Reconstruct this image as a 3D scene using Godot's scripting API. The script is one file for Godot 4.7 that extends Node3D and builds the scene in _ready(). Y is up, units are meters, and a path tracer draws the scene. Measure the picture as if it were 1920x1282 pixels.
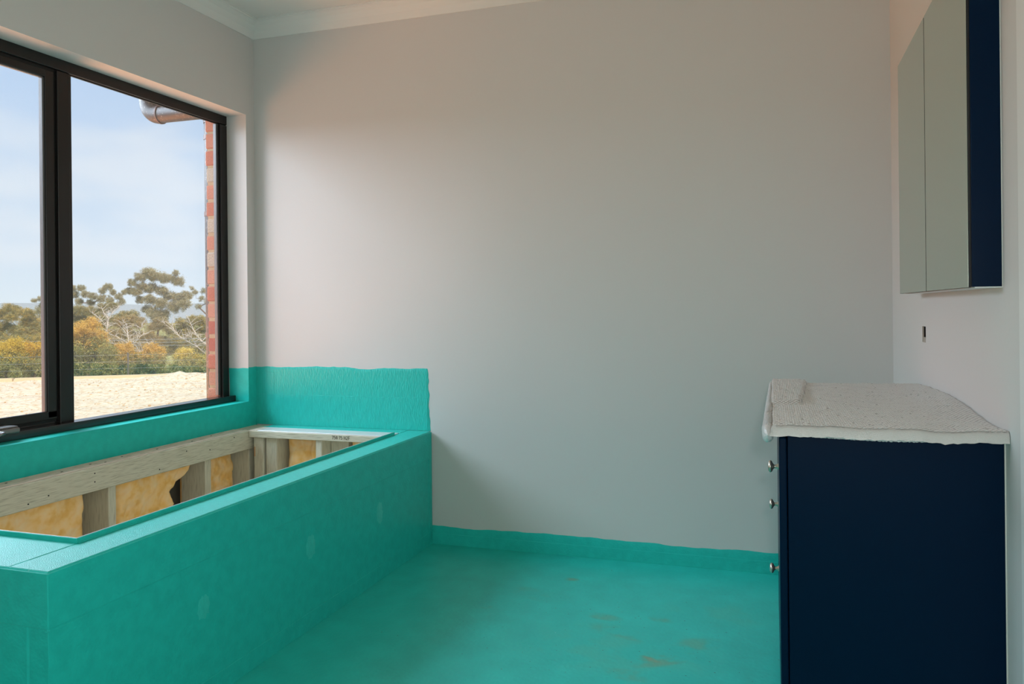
extends Node3D

# ---------------------------------------------------------------- room numbers (metres, y up, the camera stands over x = z = 0)
const EYE := 1.112
const XL := -2.517      # inner face of the window wall
const XR := 0.4515      # inner face of the vanity wall
const ZB := -3.445      # inner face of the far wall
const ZF := 0.75        # wall behind the camera
const YC := 2.577       # ceiling
const SILL := 0.653
const HEAD := 2.102
const ZWR := -3.379     # window opening, far jamb
const ZWL := -1.39      # window opening, near jamb
const XF := -2.632      # room side of the window frame
const HOB := 0.533      # top of the bath hob
const XA := -1.542      # apron face of the hob
const ZE := -1.352      # near end of the hob

var M := {}
var N := {}
var names := {}

# ================================================================= helpers
func lin(r: float, g: float, b: float) -> Color:
	return Color(r, g, b).linear_to_srgb()

func mat(c: Color, rough: float, metal := 0.0, spec := 0.5) -> StandardMaterial3D:
	var m := StandardMaterial3D.new()
	m.albedo_color = c
	m.roughness = rough
	m.metallic = metal
	m.metallic_specular = spec
	return m

func noise(freq: float, octaves := 4, sd := 1, kind := FastNoiseLite.TYPE_SIMPLEX_SMOOTH, size := 512, ramp: Gradient = null) -> NoiseTexture2D:
	var n := FastNoiseLite.new()
	n.noise_type = kind
	n.frequency = freq
	n.fractal_octaves = octaves
	n.seed = sd
	var t := NoiseTexture2D.new()
	t.width = size
	t.height = size
	t.seamless = true
	t.noise = n
	if ramp:
		t.color_ramp = ramp
	return t

func ramp(cols: Array, offs: Array) -> Gradient:
	var g := Gradient.new()
	g.colors = PackedColorArray(cols)
	g.offsets = PackedFloat32Array(offs)
	return g

func tri(m: StandardMaterial3D, sc: Vector3, world := true) -> StandardMaterial3D:
	m.uv1_triplanar = true
	m.uv1_world_triplanar = world
	m.uv1_scale = sc
	return m

func bump(m: StandardMaterial3D, t: Texture2D, cm: float) -> StandardMaterial3D:
	m.heightmap_enabled = true
	m.heightmap_texture = t
	m.heightmap_scale = cm
	return m

func mb() -> SurfaceTool:
	var st := SurfaceTool.new()
	st.begin(Mesh.PRIMITIVE_TRIANGLES)
	return st

func face(st: SurfaceTool, pts: Array, out: Vector3) -> void:
	var a: Vector3 = pts[0]
	var b: Vector3 = pts[1]
	var c: Vector3 = pts[2]
	var nn: Vector3 = (b - a).cross(c - a)
	var p := pts.duplicate()
	if nn.dot(out) > 0.0:
		p.reverse()
	var n: Vector3 = nn.normalized() * (1.0 if nn.dot(out) > 0.0 else -1.0)
	for i in range(1, p.size() - 1):
		for q in [p[0], p[i], p[i + 1]]:
			st.set_normal(n)
			st.add_vertex(q)

# a box with chamfered edges, between two corners
func box(st: SurfaceTool, lo: Vector3, hi: Vector3, b := 0.0) -> void:
	var c := (lo + hi) / 2.0
	var h := (hi - lo).abs() / 2.0
	b = minf(b, minf(h.x, minf(h.y, h.z)) * 0.9)
	var ax := [Vector3.RIGHT, Vector3.UP, Vector3.BACK]
	for k in 3:
		var u: Vector3 = ax[(k + 1) % 3]
		var v: Vector3 = ax[(k + 2) % 3]
		var w: Vector3 = ax[k]
		var hu: float = h[(k + 1) % 3] - b
		var hv: float = h[(k + 2) % 3] - b
		for s in [-1.0, 1.0]:
			var o: Vector3 = c + w * (h[k] * s)
			face(st, [o - u * hu - v * hv, o + u * hu - v * hv, o + u * hu + v * hv, o - u * hu + v * hv], w * s)
	if b <= 0.0:
		return
	for k in 3:
		var u: Vector3 = ax[(k + 1) % 3]
		var v: Vector3 = ax[(k + 2) % 3]
		var w: Vector3 = ax[k]
		var hw: float = h[k] - b
		for s in [-1.0, 1.0]:
			for t in [-1.0, 1.0]:
				var p1: Vector3 = c + u * (s * h[(k + 1) % 3]) + v * (t * (h[(k + 2) % 3] - b))
				var p2: Vector3 = c + u * (s * (h[(k + 1) % 3] - b)) + v * (t * h[(k + 2) % 3])
				face(st, [p1 - w * hw, p1 + w * hw, p2 + w * hw, p2 - w * hw], u * s + v * t)
	for sx in [-1.0, 1.0]:
		for sy in [-1.0, 1.0]:
			for sz in [-1.0, 1.0]:
				var q := Vector3(sx, sy, sz)
				face(st, [c + q * (h - Vector3(0, b, b)), c + q * (h - Vector3(b, 0, b)), c + q * (h - Vector3(b, b, 0))], q)

# a smooth sheet of points f(u, v); out says which way it faces
func sheet(nu: int, nv: int, f: Callable, out: Vector3, wrap := false) -> ArrayMesh:
	var pos := PackedVector3Array()
	var uv := PackedVector2Array()
	for j in nv + 1:
		for i in nu + 1:
			pos.append(f.call(float(i) / nu, float(j) / nv))
			uv.append(Vector2(float(i) / nu, float(j) / nv))
	var nor := PackedVector3Array()
	nor.resize(pos.size())
	var idx := PackedInt32Array()
	var all := Vector3.ZERO
	for j in nv:
		for i in nu:
			var a := j * (nu + 1) + i
			for t in [[a, a + 1, a + nu + 2], [a, a + nu + 2, a + nu + 1]]:
				var n: Vector3 = (pos[t[1]] - pos[t[0]]).cross(pos[t[2]] - pos[t[0]])
				all += n
				for k in t:
					nor[k] += n
					idx.append(k)
	if wrap:
		for j in nv + 1:
			var a := j * (nu + 1)
			var s := nor[a] + nor[a + nu]
			nor[a] = s
			nor[a + nu] = s
		all = nor[0] * 0.0
		var mid := Vector3.ZERO
		for p in pos:
			mid += p
		mid /= pos.size()
		var d := 0.0
		for i in pos.size():
			d += nor[i].dot(pos[i] - mid)
		all = out if d > 0.0 else -out
	var flip := all.dot(out) < 0.0
	if not flip:
		for i in range(0, idx.size(), 3):
			var s := idx[i + 1]
			idx[i + 1] = idx[i + 2]
			idx[i + 2] = s
	for i in nor.size():
		nor[i] = (nor[i] * (-1.0 if flip else 1.0)).normalized()
	var arr := []
	arr.resize(Mesh.ARRAY_MAX)
	arr[Mesh.ARRAY_VERTEX] = pos
	arr[Mesh.ARRAY_NORMAL] = nor
	arr[Mesh.ARRAY_TEX_UV] = uv
	arr[Mesh.ARRAY_INDEX] = idx
	var m := ArrayMesh.new()
	m.add_surface_from_arrays(Mesh.PRIMITIVE_TRIANGLES, arr)
	return m

# a tube along points with a radius at each
func tube(st: SurfaceTool, pts: Array, rad: Array, seg := 8, caps := true) -> void:
	var rings := []
	var prev := Vector3.ZERO
	for i in pts.size():
		var d: Vector3 = (pts[mini(i + 1, pts.size() - 1)] - pts[maxi(i - 1, 0)]).normalized()
		var u := prev - d * prev.dot(d)
		if u.length() < 0.01:
			u = d.cross(Vector3.UP if absf(d.y) < 0.9 else Vector3.RIGHT)
		u = u.normalized()
		prev = u
		var w := d.cross(u)
		var ring := []
		for k in seg:
			var a := TAU * k / seg
			ring.append([pts[i] + (u * cos(a) + w * sin(a)) * rad[i], u * cos(a) + w * sin(a)])
		rings.append(ring)
	for i in pts.size() - 1:
		for k in seg:
			var k2 := (k + 1) % seg
			var q := [rings[i][k], rings[i][k2], rings[i + 1][k2], rings[i + 1][k]]
			var nn: Vector3 = (q[1][0] - q[0][0]).cross(q[2][0] - q[0][0])
			if nn.dot(q[0][1]) > 0.0:
				q.reverse()
			for t in [0, 1, 2, 0, 2, 3]:
				st.set_normal(q[t][1])
				st.add_vertex(q[t][0])
	if caps:
		for e in [0, pts.size() - 1]:
			var ring := []
			for k in seg:
				ring.append(rings[e][k][0])
			var away: Vector3 = pts[e] - pts[1 if e == 0 else e - 1]
			face(st, ring, away)

# a profile of (radius, height) turned about an axis through at
func lathe(prof: Array, at: Vector3, axis: Vector3, seg := 24) -> ArrayMesh:
	var u := axis.cross(Vector3.UP if absf(axis.y) < 0.9 else Vector3.RIGHT).normalized()
	var w := axis.cross(u)
	return sheet(seg, prof.size() - 1, func(a: float, b: float) -> Vector3:
		var p: Vector2 = prof[roundi(b * (prof.size() - 1))]
		return at + axis * p.y + (u * cos(a * TAU) + w * sin(a * TAU)) * p.x, Vector3.UP, true)

func numbered(called: String) -> String:
	var k: int = names.get(called, 0)
	names[called] = k + 1
	return called if k == 0 else "%s_%03d" % [called, k]

func thing(called: String, label: String, category: String, at := Vector3.ZERO, group := "") -> Node3D:
	var o := Node3D.new()
	o.name = numbered(called)
	add_child(o)
	o.position = at
	return tag(o, label, category, group)

func tag(o: Node3D, label: String, category: String, group := "", kind := "") -> Node3D:
	o.set_meta("label", label)
	if category:
		o.set_meta("category", category)
	if group:
		o.set_meta("group", group)
	if kind:
		o.set_meta("kind", kind)
	return o

func obj(called: String, mesh: Variant, m: Material, parent: Node = self) -> MeshInstance3D:
	var o := MeshInstance3D.new()
	o.name = numbered(called) if parent == self else called
	o.mesh = mesh.commit() if mesh is SurfaceTool else mesh
	o.material_override = m
	parent.add_child(o, true)
	return o

# the same mesh, moved so that it keeps its place under a thing that stands at its own base
func sub(called: String, mesh: Variant, m: Material, parent: Node3D) -> MeshInstance3D:
	var o := obj(called, mesh, m, parent)
	var up := Vector3.ZERO
	var p: Node = parent
	while p != self:
		up += p.position
		p = p.get_parent()
	o.position = -up
	return o

func bx(lo: Vector3, hi: Vector3, b := 0.0) -> SurfaceTool:
	var st := mb()
	box(st, lo, hi, b)
	return st

func boxes(list: Array, b := 0.0) -> SurfaceTool:
	var st := mb()
	for q in list:
		box(st, q[0], q[1], b)
	return st

func struct(called: String, mesh: Variant, m: Material, label: String, category: String) -> MeshInstance3D:
	var o := obj(called, mesh, m)
	tag(o, label, category, "", "structure")
	return o

func scatter(called: String, mesh: Mesh, places: Array, m: Material, parent: Node3D, colors: Array = []) -> MultiMeshInstance3D:
	var mm := MultiMesh.new()
	mm.transform_format = MultiMesh.TRANSFORM_3D
	mm.use_colors = colors.size() > 0
	mm.mesh = mesh
	mm.instance_count = places.size()
	for i in places.size():
		mm.set_instance_transform(i, places[i])
		if colors.size():
			mm.set_instance_color(i, colors[i])
	var o := MultiMeshInstance3D.new()
	o.name = called
	o.multimesh = mm
	o.material_override = m
	o.set_meta("kind", "stuff")
	parent.add_child(o, true)
	return o

# where the sight line of a pixel of the 1920 x 1282 picture stands after so many metres
func at(px: float, py: float, far: float) -> Vector3:
	var c := cos(0.318)
	var s := sin(0.318)
	var f := Vector3(-s, 0, -c)
	var r := Vector3(c, 0, -s)
	var cr := cos(-0.01)
	var sr := sin(-0.01)
	var r2 := r * cr + Vector3.UP * sr
	var u2 := r * -sr + Vector3.UP * cr
	return Vector3(0, EYE, 0) + (f + r2 * ((px - 960.0) / 1484.0) - u2 * ((py - 577.7) / 1484.0)) * far

# ================================================================= the scene
func _ready() -> void:
	# ---- camera
	var cam := Camera3D.new()
	cam.name = "camera"
	var c := cos(0.318)
	var s := sin(0.318)
	var f := Vector3(-s, 0, -c)
	var r := Vector3(c, 0, -s)
	var r2 := r * cos(-0.01) + Vector3.UP * sin(-0.01)
	var u2 := r * -sin(-0.01) + Vector3.UP * cos(-0.01)
	cam.transform = Transform3D(Basis(r2, u2, -f), Vector3(0, EYE, 0))
	cam.projection = Camera3D.PROJECTION_FRUSTUM
	cam.near = 0.05
	cam.far = 3000.0
	cam.size = 2.0 * 0.05 * 641.0 / 1484.0
	cam.frustum_offset = Vector2(0, -(641.0 - 577.7) / 1484.0 * 0.05)
	add_child(cam)
	cam.current = true

	# ---- sky and exposure
	var env := Environment.new()
	env.background_mode = Environment.BG_SKY
	env.sky = Sky.new()
	var pano := PanoramaSkyMaterial.new()
	pano.panorama = sky_picture()
	env.sky.sky_material = pano
	env.tonemap_mode = Environment.TONE_MAPPER_LINEAR
	env.tonemap_exposure = 1.0
	env.sdfgi_enabled = true
	env.ssao_enabled = true
	env.ssil_enabled = true
	var we := WorldEnvironment.new()
	we.name = "sky"
	we.environment = env
	add_child(we)

	# ---- sun, high behind the house
	var sun := DirectionalLight3D.new()
	sun.name = "sun"
	sun.light_color = Color(1.0, 0.95, 0.86)
	sun.light_energy = 1.25
	sun.light_angular_distance = 0.6
	sun.shadow_enabled = true
	add_child(sun)
	sun.look_at_from_position(Vector3.ZERO, -Vector3(0.62, 0.72, 0.42), Vector3.UP)

	# ---- added fill lights outside the window: cool like skylight, warm like sand bounce
	added_fill_light("added_sky_fill", Color(0.85, 0.93, 1.0), 4.85, Vector2(3.2, 1.8), Vector3(-4.7, 2.85, -2.3), Vector3(-1.1, 0.4, -2.5))
	added_fill_light("added_sand_fill", Color(1.0, 0.60, 0.27), 2.3, Vector2(3.2, 1.4), Vector3(-4.75, 0.32, -2.3), Vector3(-1.0, 2.2, -2.5))

	# ---- the photographer's small flash just above the lens
	var fl := OmniLight3D.new()
	fl.name = "flash"
	fl.position = Vector3(0.045, 1.19, 0.0)
	fl.light_energy = 0.74
	fl.light_size = 0.03
	fl.omni_range = 12.0
	fl.omni_attenuation = 2.0
	fl.shadow_enabled = true
	add_child(fl)

	materials()
	shell()
	window()
	outside_wall()
	bath()
	batts()
	vanity()
	mirror()
	downpipe()
	land()
	fence()
	plants()

func added_fill_light(called: String, col: Color, energy: float, size: Vector2, from: Vector3, to: Vector3) -> void:
	var a := AreaLight3D.new()
	a.name = called
	a.area_size = size
	a.area_normalize_energy = false
	a.light_color = col
	a.light_energy = energy
	a.area_range = 14.0
	a.area_attenuation = 2.0
	a.shadow_enabled = true
	add_child(a)
	a.look_at_from_position(from, to, Vector3.UP)

func sky_picture() -> ImageTexture:
	var w := 1024
	var h := 512
	var im := Image.create_empty(w, h, false, Image.FORMAT_RGBF)
	var n := FastNoiseLite.new()
	n.frequency = 1.0
	n.fractal_octaves = 5
	n.seed = 7
	for j in h:
		var el := (0.5 - (j + 0.5) / h) * PI
		for i in w:
			var az := (i + 0.5) / w * TAU
			var y := maxf(sin(el), 0.0)
			var k := pow(clampf(y / 0.35, 0.0, 1.0), 0.75)
			var col := Vector3(0.82, 0.93, 1.0).lerp(Vector3(0.45, 0.66, 0.97), k)
			col = col.lerp(Vector3(0.24, 0.42, 0.76), smoothstep(0.35, 1.0, y))
			if el > -0.02:
				var d := Vector3(cos(el) * cos(az), sin(el), cos(el) * sin(az))
				var q := d / (absf(d.y) + 0.25)
				var v := n.get_noise_3d(q.x * 1.1 + q.z * 0.5, d.y * 9.0, q.z * 1.3 - q.x * 0.4)
				var a := smoothstep(-0.18, 0.42, v) * 0.68
				col = col.lerp(Vector3(0.84, 0.92, 1.0), a)
			im.set_pixel(i, j, Color(col.x, col.y, col.z))
	return ImageTexture.create_from_image(im)

# ================================================================= materials
func materials() -> void:
	N.fine = noise(0.035, 4, 3)
	N.soft = noise(0.012, 3, 4)
	N.grit = noise(0.09, 3, 5)
	N.cell = noise(0.05, 2, 6, FastNoiseLite.TYPE_CELLULAR)
	var wall := mat(lin(0.675, 0.66, 0.64), 0.55, 0.0, 0.4)
	M.wall = bump(tri(wall, Vector3.ONE * 3.0), N.fine, 0.012)
	M.ceiling = mat(lin(0.80, 0.79, 0.76), 0.7, 0.0, 0.3)
	M.trim_white = mat(lin(0.80, 0.79, 0.77), 0.4)
	# waterproof membrane: rolled on, satin, a little uneven in tone
	var tone := noise(0.02, 4, 11, FastNoiseLite.TYPE_SIMPLEX_SMOOTH, 512, ramp([Color(0.95, 0.96, 0.96), Color(1, 1, 1)], [0.2, 0.8]))
	M.teal = membrane(lin(0.022, 0.58, 0.50), tone, Vector3.ONE * 1.7, 0.42)
	M.teal.metallic_specular = 0.33
	bump(M.teal, noise(0.10, 3, 12), 0.06)
	M.teal_brushed = membrane(lin(0.022, 0.58, 0.50), tone, Vector3(6.0, 1.3, 6.0), 0.38)
	bump(M.teal_brushed, noise(0.045, 4, 13), 0.12)
	M.teal_deck = membrane(lin(0.022, 0.58, 0.50), tone, Vector3.ONE * 4.5, 0.42)
	M.teal_deck.metallic_specular = 0.9
	bump(M.teal_deck, noise(0.14, 4, 14), 0.10)
	M.teal_dab = membrane(lin(0.04, 0.64, 0.55), tone, Vector3(8, 3, 8), 0.42)
	var fm := mat(Color.WHITE, 0.42)
	fm.albedo_texture = floor_picture()
	M.floor = fm
	M.frame = mat(Color(0.165, 0.150, 0.145), 0.38, 0.35)
	M.frame_sill = mat(Color(0.20, 0.185, 0.18), 0.2, 0.5, 0.7)
	M.gasket = mat(Color(0.03, 0.03, 0.03), 0.6)
	M.bead = mat(Color(0.42, 0.41, 0.41), 0.4, 0.3)
	M.winder = mat(Color(0.50, 0.49, 0.48), 0.3, 0.5)
	var gl := mat(Color(1, 1, 1, 0.03), 0.02)
	gl.transparency = BaseMaterial3D.TRANSPARENCY_ALPHA
	M.glass = gl
	# timber: grey green treated pine, grain along x / z / y
	M.pine_z = pine(Vector3(5, 14, 0.7), 21)
	M.pine_x = pine(Vector3(0.7, 14, 5), 22)
	M.pine_y = pine(Vector3(14, 0.7, 14), 23)
	M.pine_pale = mat(Color(0.80, 0.66, 0.50), 0.8)
	M.pine_top = pine(Vector3(5, 14, 0.9), 24, Color(0.90, 0.85, 0.79))
	var wool := mat(Color.WHITE, 0.95, 0.0, 0.1)
	wool.albedo_texture = noise(0.02, 5, 31, FastNoiseLite.TYPE_SIMPLEX_SMOOTH, 512, ramp([Color(0.97, 0.76, 0.42), Color(1.0, 0.84, 0.58), Color(1.0, 0.89, 0.70)], [0.2, 0.5, 0.85]))
	tri(wool, Vector3(0.9, 1.3, 1.3))
	M.wool = bump(wool, N.soft, 0.5)
	M.zinc = mat(Color(0.90, 0.89, 0.89), 0.42, 0.35)
	M.ink = mat(Color(0.22, 0.22, 0.20), 0.8)
	# vanity and mirror
	var navy := mat(lin(0.0004, 0.010, 0.031), 0.34, 0.0, 0.2)
	M.navy = bump(tri(navy, Vector3.ONE * 1.1), N.soft, 0.02)
	M.nickel = mat(Color(0.80, 0.77, 0.72), 0.36, 0.85)
	M.mirror = mat(Color(0.80, 0.85, 0.79), 0.02, 1.0)
	M.chip = mat(Color(0.85, 0.85, 0.82), 0.6)
	M.slab = mat(Color(0.90, 0.89, 0.87), 0.25)
	var wrap := mat(lin(0.54, 0.52, 0.49), 0.25, 0.0, 0.6)
	M.wrap = bump(tri(wrap, Vector3.ONE * 9.0), N.grit, 0.06)
	var bub := mat(lin(0.60, 0.585, 0.56), 0.08, 0.0, 1.0)
	M.bubble = bub
	var fold := mat(lin(0.62, 0.62, 0.61), 0.25, 0.0, 0.7)
	M.fold = bump(tri(fold, Vector3.ONE * 14.0), N.cell, 0.15)
	M.board = mat(Color(0.78, 0.75, 0.70), 0.9)
	M.bounce_panel = mat(Color(0.86, 0.80, 0.71), 0.9)
	M.board_core = bump(tri(mat(Color(0.72, 0.69, 0.64), 0.95), Vector3.ONE * 8.0), N.grit, 0.2)
	M.dark_backing = mat(Color(0.42, 0.41, 0.36), 0.9)
	M.dark = mat(Color(0.04, 0.035, 0.03), 0.9)
	# outside
	var bt := noise(0.06, 4, 41, FastNoiseLite.TYPE_SIMPLEX_SMOOTH, 512, ramp([Color(0.45, 0.33, 0.30), Color(0.92, 0.92, 0.92), Color(1, 1, 1)], [0.12, 0.34, 0.8]))
	M.brick = []
	for col in [Color(0.71, 0.47, 0.38), Color(0.68, 0.41, 0.32), Color(0.72, 0.51, 0.42), Color(0.68, 0.62, 0.55), Color(0.65, 0.36, 0.29)]:
		var b := mat(col, 0.9, 0.0, 0.2)
		b.albedo_texture = bt
		tri(b, Vector3.ONE * 6.0)
		M.brick.append(bump(b, N.grit, 0.25))
	M.mortar = bump(tri(mat(Color(0.66, 0.56, 0.44), 0.95, 0.0, 0.2), Vector3.ONE * 6.0), N.grit, 0.3)
	M.render_grey = mat(Color(0.55, 0.53, 0.52), 0.9)
	var pt := noise(0.05, 1, 44, FastNoiseLite.TYPE_CELLULAR, 512, ramp([Color(0.75, 0.72, 0.70), Color(0.75, 0.72, 0.70), Color(0.19, 0.155, 0.145), Color(0.165, 0.135, 0.125)], [0.0, 0.05, 0.09, 1.0]))
	var pm := mat(Color.WHITE, 0.45)
	pm.albedo_texture = pt
	M.pipe = tri(pm, Vector3.ONE * 1.8)
	M.pipe_ring = mat(Color(0.34, 0.25, 0.22), 0.5)
	M.gutter = mat(Color(0.48, 0.42, 0.39), 0.5)
	M.soffit = mat(Color(0.85, 0.84, 0.82), 0.7)
	var sand := mat(Color.WHITE, 1.0, 0.0, 0.1)
	sand.albedo_texture = noise(0.03, 5, 51, FastNoiseLite.TYPE_SIMPLEX_SMOOTH, 512, ramp([Color(0.86, 0.73, 0.57), Color(0.945, 0.865, 0.75), Color(0.97, 0.92, 0.83)], [0.15, 0.38, 0.8]))
	tri(sand, Vector3.ONE * 0.5)
	M.sand = bump(sand, noise(0.06, 5, 52), 2.5)
	M.clod = mat(Color(0.82, 0.68, 0.51), 1.0, 0.0, 0.1)
	M.stone = mat(Color(0.86, 0.78, 0.64), 0.95)
	var grass := mat(Color.WHITE, 1.0, 0.0, 0.1)
	grass.albedo_texture = noise(0.02, 5, 53, FastNoiseLite.TYPE_SIMPLEX_SMOOTH, 512, ramp([Color(0.58, 0.55, 0.36), Color(0.66, 0.66, 0.42), Color(0.78, 0.72, 0.52)], [0.25, 0.5, 0.8]))
	tri(grass, Vector3.ONE * 0.05)
	M.grass = grass
	var hazed_hill := mat(Color.WHITE, 1.0, 0.0, 0.0)
	hazed_hill.albedo_texture = noise(0.05, 4, 54, FastNoiseLite.TYPE_SIMPLEX_SMOOTH, 512, ramp([Color(0.64, 0.67, 0.68), Color(0.71, 0.73, 0.73)], [0.3, 0.7]))  # distance haze is put into this pale blue grey colour
	tri(hazed_hill, Vector3.ONE * 0.02)
	M.hazed_hill = hazed_hill
	M.bark = mat(Color(0.50, 0.42, 0.36), 0.95)
	M.bark_white = mat(Color(0.86, 0.81, 0.77), 0.9)
	M.post = mat(Color(0.42, 0.39, 0.35), 0.9)
	M.post_white = mat(Color(0.92, 0.92, 0.92), 0.6)
	M.wire = mat(Color(0.72, 0.72, 0.72), 0.5, 0.5)
	var leaf := mat(Color.WHITE, 0.75, 0.0, 0.3)
	leaf.vertex_color_use_as_albedo = true
	leaf.backlight_enabled = true
	leaf.backlight = Color(0.35, 0.35, 0.2)
	M.leaf = leaf

func membrane(c: Color, tone: Texture2D, sc: Vector3, rough: float) -> StandardMaterial3D:
	var m := mat(c, rough, 0.0, 0.5)
	m.albedo_texture = tone
	return tri(m, sc)

func pine(sc: Vector3, sd: int, tint := Color(0.83, 0.83, 0.75)) -> StandardMaterial3D:
	var m := mat(tint, 0.75, 0.0, 0.3)
	m.albedo_texture = noise(0.03, 5, sd, FastNoiseLite.TYPE_SIMPLEX_SMOOTH, 512, ramp([Color(0.80, 0.80, 0.78), Color(0.96, 0.96, 0.95), Color(1, 1, 1)], [0.12, 0.40, 0.8]))
	tri(m, sc)
	return bump(m, m.albedo_texture, 0.02)

# the floor membrane: teal with dusty tan foot smears and specks of grit
func floor_picture() -> ImageTexture:
	var w := 1024
	var h := 1024
	var im := Image.create_empty(w, h, false, Image.FORMAT_RGB8)
	var n1 := FastNoiseLite.new()
	n1.frequency = 0.012
	n1.seed = 2
	n1.fractal_octaves = 5
	var base := Vector3(0.16, 0.785, 0.735)
	# smears: x, z, half length, half width, turn, strength (metres)
	var smears := [[-0.41, -2.51, 0.09, 0.022, 0.25, 0.8], [-0.29, -2.56, 0.07, 0.02, -0.3, 0.85], [-0.33, -2.50, 0.12, 0.03, -0.6, 0.5], [-0.80, -3.15, 0.04, 0.02, 0.0, 0.55], [-1.04, -2.78, 0.06, 0.025, 0.5, 0.45], [-0.59, -2.80, 0.07, 0.03, 0.1, 0.4], [-0.46, -2.68, 0.17, 0.06, 0.2, 0.38], [-0.68, -2.46, 0.08, 0.03, 0.3, 0.4], [-0.42, -2.38, 0.10, 0.04, 0.1, 0.35], [-0.38, -2.84, 0.05, 0.03, 0.0, 0.4], [-0.25, -2.66, 0.10, 0.05, -0.4, 0.35], [-0.9, -2.95, 0.12, 0.05, 0.4, 0.25], [-0.5, -2.55, 0.35, 0.2, 0.0, 0.16], [-0.2, -2.95, 0.2, 0.12, 0.0, 0.14]]
	for j in h:
		for i in w:
			var x := -1.6 + (i + 0.5) / w * 2.1
			var z := -3.46 + (j + 0.5) / h * 2.1
			var v := n1.get_noise_2d(i, j)
			var col := base * (0.97 + 0.05 * v)
			var a := 0.0
			for q in smears:
				var dx: float = x - q[0]
				var dz: float = z - q[1]
				var u: float = (dx * cos(q[4]) + dz * sin(q[4])) / q[2]
				var t: float = (-dx * sin(q[4]) + dz * cos(q[4])) / q[3]
				var d := u * u + t * t
				if d < 1.6:
					a = maxf(a, q[5] * smoothstep(1.5, 0.1, d) * smoothstep(-0.25, 0.35, v))
			col = col.lerp(Vector3(0.66, 0.56, 0.42), a * 0.9)
			im.set_pixel(i, j, Color(col.x, col.y, col.z))
	var rng := RandomNumberGenerator.new()
	rng.seed = 5
	for k in 120:
		var x := rng.randi_range(150, 1000)
		var y := rng.randi_range(60, 1000)
		if k > 50:
			x = clampi(int(rng.randfn(570, 130)), 0, 1020)
			y = clampi(int(rng.randfn(400, 110)), 0, 1020)
		var cc := Color(0.13, 0.12, 0.10) if rng.randf() < 0.6 else Color(0.45, 0.30, 0.18)
		if rng.randf() < 0.06:
			cc = Color(0.85, 0.9, 0.88)
		im.fill_rect(Rect2i(x, y, 1 if rng.randf() < 0.7 else 2, 1), cc)
	return ImageTexture.create_from_image(im)

# ================================================================= the room
# a brushed coat of membrane on a surface: u runs w metres along U, v runs h metres along V, standing thick metres off the surface along n
func coat(o: Vector3, u: Vector3, v: Vector3, n: Vector3, w: float, h: float, top: float, right: float, thick: float, nu: int, nv: int, sd: int, lean := 0.0) -> ArrayMesh:
	var ns := FastNoiseLite.new()
	ns.seed = sd
	ns.frequency = 1.0
	ns.fractal_octaves = 3
	return sheet(nu, nv, func(a: float, b: float) -> Vector3:
		var hh: float = h + top * (0.35 * ns.get_noise_1d(a * w * 9.0) + 0.8 * ns.get_noise_1d(a * w * 2.2 + 50.0))
		var ww: float = w + right * 0.7 * ns.get_noise_1d(b * h * 9.0 + 99.0) + lean * b
		var edge: float = minf(1.0, minf((1.0 - b) * hh, (1.0 - a) * ww) / 0.004)
		var lift: float = thick * (0.15 + 0.85 * edge)
		return o + u * (a * ww) + v * (b * hh) + n * lift, n)

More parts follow.
